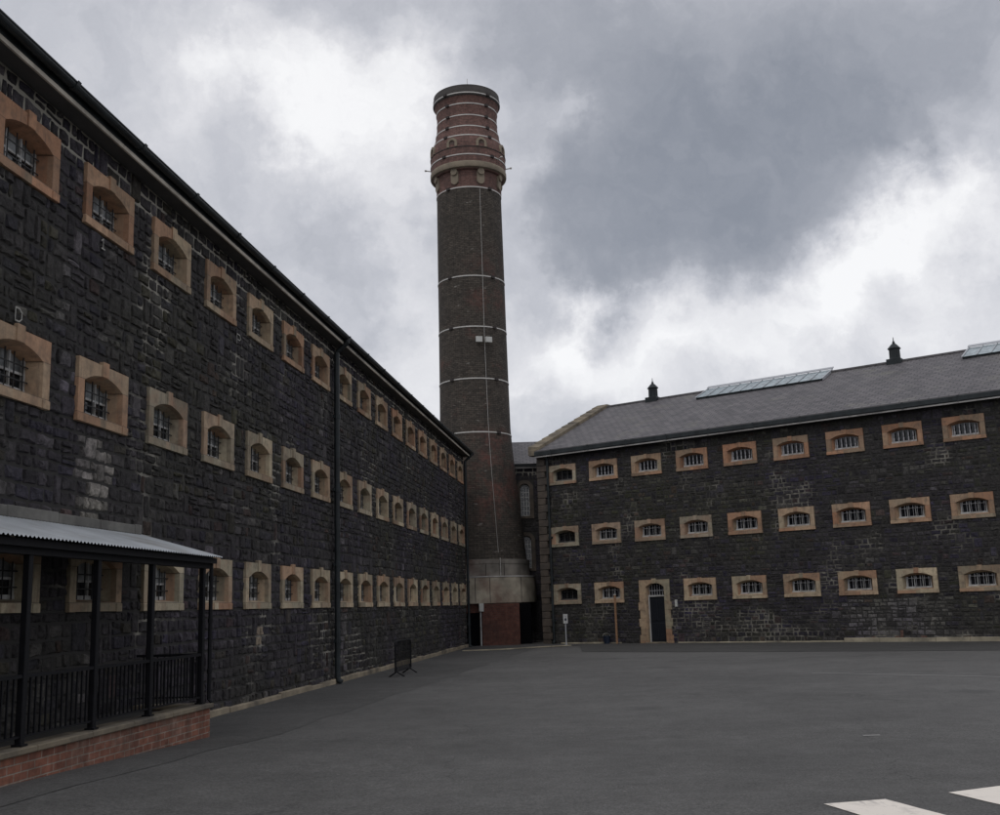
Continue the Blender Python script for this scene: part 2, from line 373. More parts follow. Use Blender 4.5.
# ------------------------------------------------------------------ frames of the site (metres)
CAM_Z = 1.67
AL = Vector((-5.829, 11.586, 0)); uL = Vector((.11628216, .99321622, 0)); nL = Vector((.99321622, -.11628216, 0))
AR = Vector((2.108, 47.142, 0)); uR = Vector((.80612884, -.59174005, 0)); nR = Vector((-.59174005, -.80612884, 0))
rzL = math.atan2(uL.y, uL.x); rzR = math.atan2(uR.y, uR.x)

def gz(x, y):
    """height of the yard: it rises a little towards the near end of the veranda"""
    q = Vector((x, y, 0)) - AL; s = q.dot(uL); n = q.dot(nL)
    a = max(0., min(1., (4.2 - s) / 5.2)); f = max(0., min(1., (5.2 - n) / 3.6)); f = f * f * (3 - 2 * f)
    return .15 * a * f + .012 * noise.noise(Vector((x * .18, y * .18, 0)))

# ------------------------------------------------------------------ ground
def sheet(name, mat, poly=None, dz=0.0, step=.5, bounds=None):
    mb = MB(); x0, x1, y0, y1 = bounds
    nx = int((x1 - x0) / step); ny = int((y1 - y0) / step); idx = {}
    for j in range(ny + 1):
        for i in range(nx + 1):
            x = x0 + (x1 - x0) * i / nx; y = y0 + (y1 - y0) * j / ny
            idx[i, j] = len(mb.v); mb.v.append((x, y, gz(x, y) + dz))
    for j in range(ny):
        for i in range(nx):
            mb.f.append((idx[i, j], idx[i + 1, j], idx[i + 1, j + 1], idx[i, j + 1])); mb.m.append(0); mb.uv.append(None); mb.c.append(None)
    return mb
xs = [-600, -120, -40] + [-16 + .5 * i for i in range(113)] + [60, 160, 600]
ys = [-600, -120, -30] + [-6 + .5 * i for i in range(145)] + [90, 200, 900]
mb = MB(); W = len(xs)
for y in ys:
    for x in xs: mb.v.append((x, y, gz(x, y)))
for j in range(len(ys) - 1):
    for i in range(W - 1):
        a = j * W + i; mb.f.append((a, a + 1, a + 1 + W, a + W)); mb.m.append(0); mb.uv.append(None); mb.c.append(None)
struct(mb.build('ground', M['asphalt'], smooth=True))

def ribbon(name, mat, left, right, dz, n=80, kind=True):
    """sheet between two polylines given in plan, following the ground"""
    def sample(pl, t):
        L = [0]
        for a, b in zip(pl, pl[1:]): L.append(L[-1] + (Vector(b) - Vector(a)).length)
        d = t * L[-1]
        for i in range(len(pl) - 1):
            if d <= L[i + 1] + 1e-9:
                k = (d - L[i]) / (L[i + 1] - L[i]); return Vector(pl[i]).lerp(Vector(pl[i + 1]), k)
        return Vector(pl[-1])
    mb = MB(); K = 6
    for i in range(n + 1):
        a = sample(left, i / n); b = sample(right, i / n)
        for k in range(K + 1):
            q = a.lerp(b, k / K); mb.v.append((q.x, q.y, gz(q.x, q.y) + dz))
    for i in range(n):
        for k in range(K):
            a = i * (K + 1) + k; mb.f.append((a, a + 1, a + K + 2, a + K + 1)); mb.m.append(0); mb.uv.append(None); mb.c.append(None)
    o = mb.build(name, mat, smooth=True)
    import bmesh
    bm = bmesh.new(); bm.from_mesh(o.data)
    if sum(f.normal.z for f in bm.faces) < 0: bmesh.ops.reverse_faces(bm, faces=bm.faces)
    bm.to_mesh(o.data); bm.free()
    return struct(o)

def PL(s, off): q = AL + uL * s + nL * off; return (q.x, q.y)
def PR(s, off): q = AR + uR * s + nR * off; return (q.x, q.y)
edge = [PL(-9 + 1.1 * i, 1.55 + .045 * i + .05 * sin(i * 1.7) + .04 * sin(i * 3.1)) for i in range(39)]
inner = [PL(-9, .02), PL(5, .02), PL(33, .02)]
ribbon('tarmac_strip', M['tarmac'], inner, edge, .004, 160)
# pavement in front of the far wing and round the chimney foot, with its kerb
kerb_line = [(-1.75, 42.2), (-.3, 42.35), (.6, 43.0), (1.75, 43.7), (2.6, 44.3)]
pav_out = [(2.6, 44.3)] + [PR(s, 6.65 - max(0, s - 14) * .12 + .06 * sin(s)) for s in (5.5, 8, 12, 16, 20, 24, 28)]
ribbon('pavement', M['pave'], [PR(1.2, .02), PR(8, .02), PR(16, .02), PR(28, .02)], [(2.9, 44.1)] + pav_out[1:], .008, 90)
ribbon('pavement', M['pave'], [(-1.9, 46.6), (0, 49.5), (3.05, 46.4)], [(-1.75, 42.2), (.2, 42.7), (2.9, 44.2)], .012, 20)
mb = MB()
for a, b in zip(kerb_line, kerb_line[1:]):
    a = Vector(a); b = Vector(b); L = (b - a).length; n = max(1, int(L / .75)); d = (b - a) / L; w = Vector((-d.y, d.x))
    for i in range(n):
        p = a + d * (L * i / n + .006); q = a + d * (L * (i + 1) / n - .006); h = .05 + random.uniform(-.006, .006)
        A = [p, q, q + w * .12, p + w * .12]
        vs = [(v.x, v.y, -.05) for v in A] + [(v.x, v.y, h) for v in A]
        mb.mesh(vs, [(0, 3, 2, 1), (4, 5, 6, 7), (0, 1, 5, 4), (1, 2, 6, 5), (2, 3, 7, 6), (3, 0, 4, 7)])
struct(mb.build('kerb', M['kerbstone']))

def marking(name, pts, mat, sub=1, dz=.006):
    mb = MB(); q = [(x, y, gz(x, y) + dz) for x, y in pts]; mb.face(q); return struct(mb.build(name, mat))
dv = Vector((.27, -.963))
for A, B in (((2.53, 9.12), (3.08, 9.25)), ((3.69, 9.47), (4.26, 9.72)), ((4.87, 9.98), (5.44, 10.2))):
    A = Vector(A); B = Vector(B); C = B + dv * 3.2; D = A + dv * 3.2
    n = 14; up = [A.lerp(D, i / n) + Vector((random.uniform(-.012, .012), 0)) for i in range(1, n)]
    dn = [C.lerp(B, i / n) + Vector((random.uniform(-.006, .006), 0)) for i in range(1, n)]
    marking('crossing_stripe', [A] + up + [D, C] + dn + [B], M['paint'])
def line_mark(a, b, w, mat):
    a = Vector(a); b = Vector(b); d = (b - a).normalized(); p = Vector((-d.y, d.x)) * w / 2
    marking('bay_line', [a - p, b - p, b + p, a + p], mat)
line_mark((6.75, 24.38), (11.6, 19.75), .06, M['thinpaint'])
line_mark((4.24, 13.33), (4.44, 13.31), .06, M['thinpaint'])

# ------------------------------------------------------------------ rubble walls
def rubble(mb, s0, s1, levels, holes, lo, hi, seed, depth=.032, colour=None, dbl=.16, split=.22, jit=.012, gap=.010, row_h=.235):
    """lay squared rubble on the plane y=0 facing -y; holes = [(s0,s1,z0,z1)]"""
    rnd = random.Random(seed); zs = []
    for a, b in zip(levels, levels[1:]):
        n = max(1, round((b - a) / row_h)); cuts = [a]
        ws = [rnd.uniform(.75, 1.3) for _ in range(n)]; T = sum(ws); acc = a
        for w in ws: acc += (b - a) * w / T; cuts.append(acc)
        cuts[-1] = b; zs += cuts[:-1]
    zs.append(levels[-1]); blocked = {}
    fixed = set(round(z, 4) for z in levels)
    def wz(s, k, z):
        a = .006 if round(z, 4) in fixed else .03
        return z + a * noise.noise(Vector((s * .9, k * 7.7, seed)))
    def stone(a, b, k0, k1, za=None, zb=None):
        za_ = lambda s: wz(s, k0, zs[k0]) if za is None else za(s)
        zb_ = lambda s: wz(s, k1, zs[k1]) if zb is None else zb(s)
        g = gap * rnd.uniform(.6, 1.3) / 2 * (1.75 if seed == 11 and zs[k0] > 7.8 else 1); a2 = a + g; b2 = b - g; m_ = (a + b) / 2
        j = lambda q=jit: rnd.uniform(-q, q)
        zA, zM, zB = za_(a) + g, za_(m_) + g, za_(b) + g; ZA, ZM, ZB = zb_(a) - g, zb_(m_) - g, zb_(b) - g
        out = [(a2 + abs(j()), zA + abs(j())), (m_ + j(), zM + abs(j(.006))), (b2 - abs(j()), zB + abs(j())), (b2 - abs(j(.006)), (zB + ZB) / 2 + j()),
               (b2 - abs(j()), ZB - abs(j())), (m_ + j(), ZM - abs(j(.006))), (a2 + abs(j()), ZA - abs(j())), (a2 + abs(j(.006)), (zA + ZA) / 2 + j())]
        cx = m_ + j(.03); cz = (zM + ZM) / 2 + j(.02); h = depth * rnd.uniform(.35, 1)
        ins = min(.03, (b2 - a2) * .2, (ZM - zM) * .2)
        v = [(x, .012, z) for x, z in out]
        for x, z in out:
            dx, dz = cx - x, cz - z; L = math.hypot(dx, dz) + 1e-6; q = ins * rnd.uniform(.5, 1.5) / L
            v.append((x + dx * q, -h * rnd.uniform(.35, 1.0), z + dz * q))
        v.append((cx, -h * rnd.uniform(.6, 1.1), cz))
        f = [(i, (i + 1) % 8, 8 + (i + 1) % 8, 8 + i) for i in range(8)] + [(8 + i, 8 + (i + 1) % 8, 16) for i in range(8)]
        mb.mesh(v, f, 0, colour(rnd, m_, (zM + ZM) / 2))
    for k in range(len(zs) - 1):
        z0, z1 = zs[k], zs[k + 1]; bl = list(blocked.get(k, []))
        for h in holes:
            if h[2] < z1 - 1e-4 and h[3] > z0 + 1e-4: bl.append((h[0], h[1]))
        bl.sort(); free = []; cur = s0
        for a, b in bl:
            if a > cur + .02: free.append((cur, a))
            cur = max(cur, b)
        if cur < s1 - .02: free.append((cur, s1))
        for a, b in free:
            x = a
            while x < b - 1e-6:
                L = rnd.uniform(lo, hi) * (1.0 if rnd.random() > .2 else .6)
                if b - (x + L) < lo * .7: L = b - x
                e = x + L
                up = k + 2 < len(zs) and L < .38 and rnd.random() < dbl
                if up:
                    for h in holes:
                        if h[0] < e and h[1] > x and h[2] < zs[k + 2] and h[3] > z1 + 1e-4 - .001 and h[3] > z1: up = False
                    if round(zs[k + 1], 4) in fixed: up = False
                if up: stone(x, e, k, k + 2); blocked.setdefault(k + 1, []).append((x, e))
                elif L > .24 and rnd.random() < split:
                    f_ = rnd.uniform(.4, .6); mid = lambda s, f_=f_, k=k: wz(s, k, zs[k]) * (1 - f_) + wz(s, k + 1, zs[k + 1]) * f_
                    stone(x, e, k, k + 1, None, mid)
                    if L > .38:
                        q = x + L * rnd.uniform(.35, .65); stone(x, q, k, k + 1, mid, None); stone(q, e, k, k + 1, mid, None)
                    else: stone(x, e, k, k + 1, mid, None)
                else: stone(x, e, k, k + 1)
                x = e

def backing(mb, s0, s1, z0, z1, holes, m, y=0.0):
    xs = sorted({s0, s1, *[h[0] for h in holes], *[h[1] for h in holes]}); zs = sorted({z0, z1, *[h[2] for h in holes], *[h[3] for h in holes]})
    for a, b in zip(xs, xs[1:]):
        for c, d in zip(zs, zs[1:]):
            mx, mz = (a + b) / 2, (c + d) / 2
            if any(h[0] < mx < h[1] and h[2] < mz < h[3] for h in holes): continue
            mb.face([(a, y, c), (b, y, c), (b, y, d), (a, y, d)], m)

# ------------------------------------------------------------------ cell window
SW, SH = 1.40, .86
def arch_outline(x0, x1, z0, zs, zc, n=10):
    """counter-clockwise seen from the front: bottom-left, bottom-right, up, segmental arch, down"""
    w = (x1 - x0) / 2; r = zc - zs; R = (w * w + r * r) / (2 * r); cz = zc - R; cx = (x0 + x1) / 2; a = math.asin(w / R)
    pts = [(x0, z0), (cx, z0), (x1, z0)]
    for i in range(n + 1):
        t = a - 2 * a * i / n; pts.append((cx + R * sin(t), cz + R * cos(t)))
    return pts
def rect_outline(pts, W_, H_):
    """project each inner outline point to the outer rectangle so that quads join them"""
    out = []; n = len(pts) - 4
    for i, (x, z) in enumerate(pts):
        if i == 0: out.append((0, 0))
        elif i == 1: out.append((W_ / 2, 0))
        elif i == 2: out.append((W_, 0))
        else:
            k = i - 3; m = len(pts) - 4
            out.append((W_ * (1 - k / m), H_))
    return out
def surround_mesh(back, sill_z=.12, proud=.055, Wd=SW, Ht=SH, depth=.20, keyst=True, seed=0, ktop=.05):
    rnd = random.Random(seed); mb = MB()
    inn = arch_outline(.16, Wd - .16, sill_z, Ht - .29, Ht - .155)
    out = rect_outline(inn, Wd, Ht); N = len(inn)
    bk = arch_outline(*back)
    F = [(x, -proud, z) for x, z in inn]; O = [(x, -proud, z) for x, z in out]; Bk = [(x, depth, z) for x, z in bk]; OB = [(x, .3, z) for x, z in out]
    ch = [(x + (.012 if i else 0) * 0, -proud + .02, z) for i, (x, z) in enumerate(inn)]
    for i in range(N):
        j = (i + 1) % N
        mb.face([O[i], O[j], F[j], F[i]]); mb.face([F[i], F[j], Bk[j], Bk[i]]); mb.face([OB[i], OB[j], O[j], O[i]])
    # keystone and projecting sill ends, each a separate block butted on the face
    cx = Wd / 2
    if keyst: mb.box(cx - .085, cx + .085, -proud - .022, -proud + .05, Ht - .165, Ht + ktop, bev=.006)
    for x0, x1 in ((-.012, .15), (Wd - .15, Wd + .012)): mb.box(x0, x1, -proud - .014, -proud + .05, -.006, .105, bev=.006)
    # joint lines of the jamb stones
    return mb

def win_parts(kind):
    """meshes of one window: surround, sash, glass, bars"""
    if kind == 'L': back = (.215, 1.19, .17, .57, .655); dp = .20
    else: back = (.27, 1.13, .2, .57, .635); dp = .20
    sur = surround_mesh(back, depth=dp, ktop=.05 if kind == 'L' else .022)
    x0, x1, z0, zs, zc = back
    sash = MB(); y = dp - .03
    if kind == 'L':
        sash.box(x0 - .01, x1 + .01, y - .02, y + .03, z0 - .02, z0 + .045); sash.box(x0, x0 + .04, y - .018, y + .028, z0, zc); sash.box(x1 - .04, x1, y - .018, y + .028, z0, zc)
        for k in (1, 2): xx = x0 + (x1 - x0) * k / 3; sash.box(xx - .014, xx + .014, y - .01, y + .02, z0, zc)
        sash.box(x0, x1, y - .007, y + .018, z0 + .22, z0 + .25)
    elif kind == 'Rtop':
        sash.box(x0 - .02, x1 + .02, y - .05, y + .03, z0 - .03, z0 + .03)
        sash.box(x0, x0 + .03, y - .018, y + .028, z0, zc - .06); sash.box(x1 - .03, x1, y - .018, y + .028, z0, zc - .06)
    else:
        sash.box(x0 - .02, x1 + .02, y - .05, y + .03, z0 - .03, z0 + .03)
        sash.box(x0, x0 + .04, y - .018, y + .028, z0, zc - .06); sash.box(x1 - .04, x1, y - .018, y + .028, z0, zc - .06)
        sash.box(x0, x1, y - .012, y + .022, z0 + .31, z0 + .325)
        for k in (1, 2): xx = x0 + (x1 - x0) * k / 3; sash.box(xx - .012, xx + .012, y - .01, y + .02, z0, zc - .03)
    gl = MB(); gl.face([(x0 - .03, dp + .005, z0 - .03), (x1 + .03, dp + .005, z0 - .03), (x1 + .03, dp + .005, zc + .04), (x0 - .03, dp + .005, zc + .04)])
    if kind == 'L':
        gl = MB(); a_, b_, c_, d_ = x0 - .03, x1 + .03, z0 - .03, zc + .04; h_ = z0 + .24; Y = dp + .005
        gl.face([(a_, Y, c_), (b_, Y, c_), (b_, Y, h_), (a_, Y, h_)], 0); gl.face([(a_, Y, h_), (b_, Y, h_), (b_, Y, d_), (a_, Y, d_)], 1)  # upper strip carries the painted sky reflection
    bars = MB()
    w = (x1 - x0) / 2; cz = zc
    def ztop(x):
        u = (x - (x0 + x1) / 2) / w; return zc - (zc - zs) * u * u
    if kind == 'L':
        for k in range(5): xx = x0 + (x1 - x0) * (k + .5) / 5; bars.tube([(xx, y - .045, z0 - .01), (xx, y - .045, ztop(xx))], .009, 6)
        for zz in (z0 + .13, z0 + .32): bars.box(x0, x1, y - .058, y - .052, zz - .009, zz + .009)
    elif kind == 'Rtop':
        for k in range(5): xx = x0 + (x1 - x0) * (k + .5) / 5; bars.tube([(xx, y - .05, z0), (xx, y - .05, z0 + .13), (xx, y - .05, z0 + .16), (xx, y - .05, z0 + .3), (xx, y - .05, ztop(xx) - .02)], [.019, .027, .013, .025, .013], 6)
    else:
        for k in range(6): xx = x0 + (x1 - x0) * (k + .5) / 6; bars.tube([(xx, y - .05, z0 + .02), (xx, y - .05, ztop(xx) - .01)], .0075, 6)
        for k in range(6): xx = x0 + (x1 - x0) * (k + .5) / 6; bars.tube([(xx, y - .052, z0 + .29), (xx, y - .052, z0 + .37)], .02, 6)
    return sur, sash, gl, bars

protos = {}
def window(wing, kind, s, z, tint, whole=True):
    if kind not in protos:
        a, b, c, d = win_parts('R' if kind == 'Rdark' else kind)
        w = a.build('window', M['sandstone'], wing); sa = b.build('sash', M['white'] if kind != 'Rdark' else M['soffit'], w)
        g = c.build('glass', [M['glass'], M['skypane']] if kind == 'L' else M['glass'], w); ba = d.build('window_bars', {'L': M['blackbar'], 'Rtop': M['whitebar'], 'R': M['whitebar'], 'Rdark': M['blackbar']}[kind], w)
        protos[kind] = (w, [sa, g, ba]); nw = w
    else:
        w, ch = protos[kind]; nw = w.copy(); COL.objects.link(nw); nw.parent = wing
        for c in ch:
            d = c.copy(); COL.objects.link(d); d.parent = nw
    nw.location = (s, 0, z); nw.color = (*tint, 1)
    return nw

def mixc(a, b, k): return tuple(x * (1 - k) + y * k for x, y in zip(a, b))
YEL = (.50, .415, .285); ORA = (.44, .245, .15); GRY = (.34, .32, .25)
rw = random.Random(3)

# ------------------------------------------------------------------ near (left) wing
LW = thing('prison_wing', 'long dark basalt cell wing with black gutter and painted letters, beside the veranda', 'building', AL, rzL)
SP = 2.097
L_rows = [(6.969, .844), (4.247, .876), (1.771, .874)]
L0, L1 = -9.0, 35.3
holes = []
for z, h in L_rows:
    for i in range(-1, 17): holes.append((i * SP, i * SP + SW, z, z + SH))
def colL(r, s, z):
    b = r.choice((.030, .033, .036, .040, .044, .052)) * r.uniform(.88, 1.15)
    c = [b * 1.02, b * .985, b * .94]
    q = r.random()
    if q < .03: c = [b * 1.4, b * 1.05, b * .9]
    elif q < .10: c = [b * 1.9, b * 1.85, b * 1.7]
    elif q < .2: c = [b * .95, b * .93, b * 1.05]
    elif q < .26: c = [b * 1.15, b * 1.1, b * .8]
    # lime-washed stones under the second window, and a vertical streak
    d = ((s - 2.66) / .55) ** 2 + ((z - 3.45) / .78) ** 2
    if d < 1 and r.random() < .95 - .45 * d: k = r.uniform(.09, .27); c = [k, k * .98, k * .80]
    if abs(s - 1.82 - .1 * sin(z * 3)) < .13 and 4.3 < z < 6.6 and r.random() < .6: k = r.uniform(.085, .16); c = [k, k * .98, k * .93]
    if 9.1 < s < 9.45 and 1.1 < z < 1.5: c = [.24, .21, .14]
    if 14.7 < s < 15.9 and .3 < z < 1.7 and r.random() < .5: k = r.uniform(.08, .14); c = [k, k * .96, k * .95]
    if 7.0 < s < 7.45 and 1.9 < z < 2.3: c = [.085, .055, .065]
    return tuple(c)
mb = MB(); LZ = [-.15, 1.771, 1.771 + SH, 4.247, 4.247 + SH, 6.969, 6.969 + SH, 8.24]
rubble(mb, L0, L1, LZ, holes, .13, .40, 11, depth=.05, colour=colL, row_h=.175, jit=.022, gap=.009, dbl=.10, split=.12)
backing(mb, L0, L1, -.2, 8.24, holes, 1)
# the other three sides of the block, a plain depth behind
D = 11.0
mb.face([(L1, 0, -.2), (L1, D, -.2), (L1, D, 8.24), (L1, 0, 8.24)], 1, c=(.05, .05, .048)); mb.face([(L0, D, -.2), (L0, 0, -.2), (L0, 0, 8.24), (L0, D, 8.24)], 1); mb.face([(L1, D, -.2), (L0, D, -.2), (L0, D, 8.24), (L1, D, 8.24)], 1)
mb.build('wall', [M['stoneL'], M['mortarL']], LW)
rw = random.Random(5)
for r_, (z, h) in enumerate(L_rows):
    for i in range(-1, 17):
        k = rw.random()
        if r_ == 0: t = mixc(ORA, YEL, .1 + .35 * k) if i < 2 else mixc(ORA, YEL, .35 + .5 * k)
        elif r_ == 1: t = mixc(ORA, YEL, .1 + .5 * k) if i < 2 else mixc(YEL, GRY, k * .6)
        else: t = tuple(x * 1.1 for x in mixc(YEL, GRY, .35 * k))
        if (r_, i) == (0, 0): t = mixc(ORA, YEL, 0)
        if (r_, i) == (1, 2): t = mixc(GRY, YEL, .3)
        window(LW, 'L', i * SP, z, t)
# plinth: pale rough skirting stones that stick out at the foot of the wall
mb = MB(); x = L0; rp = random.Random(9)
while x < L1:
    L = rp.uniform(.5, 1.1); e = min(L1, x + L); q = AL + uL * (x + e) / 2
    zt = gz(q.x, q.y) + (.10 if x < 14 else .12) + rp.uniform(-.015, .02)
    mb.box(x + .004, e - .004, -.10 - rp.uniform(0, .03), .0, -.2, zt, bev=.014); x = e
mb.build('plinth', M['plinth'], LW)
# eaves: soffit board, pale fillet, iron gutter with joints
mb = MB(); mb.box(L0, L1 + .25, -.30, .05, 8.24, 8.265)
mb.build('soffit', M['soffit'], LW)
mb = MB(); mb.box(L0, L1 + .27, -.335, -.302, 8.20, 8.265, bev=.004); mb.build('eave_fillet', M['fillet'], LW)
def gutter(mb, s0, s1, yc, zt, r, up=.05, joints=1.9):
    prof = [(yc + r, zt)] + [(yc + r * cos(a), zt - r * sin(a) * .95) for a in [pi * k / 8 for k in range(1, 8)]] + [(yc - r, zt), (yc - r - .012, zt + .004), (yc - r - .012, zt + .02), (yc - r + .008, zt + .02), (yc - r + .008, zt)]
    inner = [(yc + (r - .008) * cos(a), zt - (r - .008) * sin(a) * .95) for a in [pi - pi * k / 8 for k in range(0, 9)]]
    P = prof + inner
    for a, b in zip(P, P[1:] + P[:1]): mb.face([(s0, a[0], a[1]), (s1, a[0], a[1]), (s1, b[0], b[1]), (s0, b[0], b[1])])
    mb.face([(s0, p[0], p[1]) for p in prof]); mb.face([(s1, p[0], p[1]) for p in reversed(prof)])
    x = s0 + .5
    while x < s1 - .1:
        pr = [(yc + (r + .012) * cos(pi * k / 8), zt - (r + .012) * sin(pi * k / 8) * .95) for k in range(0, 9)]
        pr = [(pr[0][0], zt + .012)] + pr[1:-1] + [(yc - r - .026, zt + .03)]
        for a, b in zip(pr, pr[1:]): mb.face([(x - .04, a[0], a[1]), (x + .04, a[0], a[1]), (x + .04, b[0], b[1]), (x - .04, b[0], b[1])])
        for xx in (x - .04, x + .04):
            for a, b in zip(pr, pr[1:]):
                mb.face([(xx, a[0], a[1]), (xx, b[0], b[1]), (xx, yc + (b[0] - yc) * .9, zt + (b[1] - zt) * .9), (xx, yc + (a[0] - yc) * .9, zt + (a[1] - zt) * .9)])
        x += joints
mb = MB(); gutter(mb, L0, L1 + .3, -.415, 8.375, .065)
mb.box(L0, L1 + .3, -.33, -.305, 8.27, 8.37)
mb.build('gutter', M['gutter'], LW)
def roof_mesh(s0, s1, e, ze, w, zr, thick=.06):
    """pitched roof: eaves at y=-e, ridge at y=w (both slopes), uv in metres"""
    mb = MB(); sl = math.hypot(w + e, zr - ze)
    mb.face([(s0, -e, ze), (s1, -e, ze), (s1, w, zr), (s0, w, zr)], 0, [(s0, 0), (s1, 0), (s1, sl), (s0, sl)])
    mb.face([(s1, 2 * w + e, ze), (s0, 2 * w + e, ze), (s0, w, zr), (s1, w, zr)], 0, [(s1, 0), (s0, 0), (s0, sl), (s1, sl)])
    mb.face([(s0, -e, ze - thick), (s0, w, zr - thick), (s1, w, zr - thick), (s1, -e, ze - thick)], 0)
    mb.face([(s0, -e, ze - thick), (s1, -e, ze - thick), (s1, -e, ze), (s0, -e, ze)], 0)
    for s in (s0, s1): mb.face([(s, -e, ze - thick), (s, -e, ze), (s, w, zr), (s, w, zr - thick)], 0)
    return mb
mb = roof_mesh(L0, L1 + .2, .36, 8.435, 5.5, 10.3); mb.build('roof', M['slate'], LW)
mb = MB()
for s in (L1,): mb.face([(s, 0, 8.24), (s, 11, 8.24), (s, 5.5, 10.2)])
mb.build('gable', M['stoneL'], LW)
def downpipe(parent, s, y, z0, z1, r, ytop, mat):
    mb = MB(); mb.tube([(s, ytop, z1 + .12), (s, ytop, z1 + .02), (s, (ytop + y) / 2, z1 - .12), (s, y, z1 - .24), (s, y, z0 + .18), (s, y - .02, z0 + .1), (s, y - .10, z0 + .05)], r, 10)
    z = z0 + 1.0
    while z < z1 - .3:
        mb.tube([(s, y, z - .05), (s, y, z + .05)], r * 1.28, 10); mb.box(s - r * 2.1, s + r * 2.1, y + r * .5, y + r * .5 + .03, z - .035, z + .035); z += 1.8
    return mb.build('downpipe', mat, parent)
downpipe(LW, 14.28, -.15, -.02, 8.24, .068, -.42, M['gutter'])
downpipe(LW, 35.12, -.13, -.05, 8.24, .06, -.42, M['gutter'])
# painted wall letters
def glyph(parent, strokes, s, z, w, h, th=.018, y=-.045):
    mb = MB()
    for pl in strokes:
        for a, b in zip(pl, pl[1:]):
            A = Vector((s + a[0] * w, z + a[1] * h)); B = Vector((s + b[0] * w, z + b[1] * h)); d = (B - A).normalized() * th / 2; p = Vector((-d.y, d.x))
            mb.face([(A.x - d.x - p.x, y, A.y - d.y - p.y), (B.x + d.x - p.x, y, B.y + d.y - p.y), (B.x + d.x + p.x, y, B.y + d.y + p.y), (A.x - d.x + p.x, y, A.y - d.y + p.y)])
            y -= .001
    return mb.build('painted_letter', M['letter'], parent)
GD = [[(0, 0), (0, 1), (.6, 1), (1, .75), (1, .25), (.6, 0), (0, 0)]]; GP = [[(0, 0), (0, 1), (.8, 1), (1, .8), (1, .6), (.8, .45), (.2, .45)]]; G1 = [[(.1, .8), (.5, 1), (.5, 0)], [(.1, 0), (.9, 0)]]
glyph(LW, GD, .60, 5.19, .13, .16); glyph(LW, G1, 2.57, 6.76, .11, .14); glyph(LW, GP, 7.78, 6.66, .17, .19)

# ------------------------------------------------------------------ far (right) wing
RW = thing('prison_wing', 'dark stone cell wing across the yard with slate roof, skylights and navy door', 'building', AR, rzR)
R0, R1 = -.62, 27.0
R_rows = [(6.876, 'Rtop'), (4.151, 'R'), (1.674, 'R')]
holes = []
for z, k in R_rows:
    for i in range(0, 12):
        if z < 2 and i == 2: continue
        holes.append((i * SP, i * SP + SW, z, z + SH))
holes.append((4.24, 5.64, -.2, 2.55))
def colR(r, s, z):
    b = r.choice((.032, .038, .044, .050, .058)) * r.uniform(.85, 1.2)
    c = [b, b * .97, b * .9]; q = r.random()
    if q < .06: c = [b * 1.35, b * 1.05, b * .9]
    elif q < .14: c = [b * 1.5, b * 1.48, b * 1.35]
    elif q < .3: c = [b * .92, b * .88, b * 1.08]
    elif q < .4: c = [b * 1.05, b * 1.08, b * .8]
    if 12.7 < s < 16.4 and -.2 < z < 1.55 and r.random() < .75: k = r.uniform(.06, .17); c = [k, k * .98, k * .93]
    if 13.5 < s < 15.5 and z < .3 and r.random() < .7: c = [.14, .085, .065]
    return tuple(c)
mb = MB(); RZ = [-.15, 1.674, 1.674 + SH, 4.151, 4.151 + SH, 6.876, 6.876 + SH, 8.27]
rubble(mb, R0, R1, RZ, holes, .15, .40, 23, depth=.028, colour=colR, dbl=.06, split=.10, jit=.008, gap=.019, row_h=.155)
backing(mb, R0, R1, -.2, 8.27, holes, 1)
WR = 6.0; DR = 12.0
for s in (R0, R1): mb.face([(s, 0, -.2), (s, DR, -.2), (s, DR, 8.27), (s, WR, 11.05), (s, 0, 8.27)], 1)
mb.face([(R1, DR, -.2), (R0, DR, -.2), (R0, DR, 8.27), (R1, DR, 8.27)], 1)
mb.build('wall', [M['stoneR'], M['mortarR']], RW)
rw = random.Random(12)
for r_, (z, k) in enumerate(R_rows):
    for i in range(0, 12):
        if r_ == 2 and i == 2: continue
        q = rw.random()
        if i == 0: t = mixc(GRY, YEL, .3)
        elif r_ == 0: t = mixc(ORA, YEL, .12 * q) if i > 2 else mixc(ORA, YEL, .25 + .3 * q)
        elif r_ == 1: t = mixc(ORA, YEL, .2 + .5 * q) if i > 3 else mixc(ORA, GRY, .4 + .4 * q)
        else: t = mixc(YEL, ORA, .3 * q)
        window(RW, 'Rdark' if i == 0 else k, i * SP, z, t)
# quoin pier at the corner
mb = MB(); z = -.1; k = 0; rq = random.Random(4)
while z < 8.2:
    h = rq.uniform(.26, .34); w = .52 if k % 2 else .40
    mb.box(R0 - .02, R0 + w, -.07 - rq.uniform(0, .02), .25, z + .006, min(8.24, z + h) - .006, bev=.02); z += h; k += 1
mb.build('quoin_pier', M['quoin'], RW)
mb = MB(); mb.box(R0 + .1, R1, -.345, .02, 8.175, 8.195); mb.build('soffit', M['soffit'], RW)
mb = MB(); mb.box(R0 + .1, R1, -.375, -.347, 8.14, 8.20, bev=.004); mb.build('eave_fillet', M['filletR'], RW)
mb = MB(); mb.box(R0 + .1, R1, -.42, -.35, 8.205, 8.40, bev=.02)
x = R0 + 1
while x < R1: mb.box(x - .04, x + .04, -.432, -.345, 8.2, 8.408); x += 1.9
mb.build('gutter', M['gutter'], RW)
zr = 11.27; ze = 8.43; e = .40
mb = roof_mesh(R0 + .1, R1, e, ze, WR, zr); roof = mb.build('roof', M['slate'], RW)
slope = (zr - ze) / (WR + e)
def rz_(y): return ze + (y + e) * slope
mb = MB()
x = R0 + .1
while x < R1:
    en = min(R1, x + .45); mb.tube([(x, WR, zr + .0), (en - .015, WR, zr + .0)], .085, 8); x = en
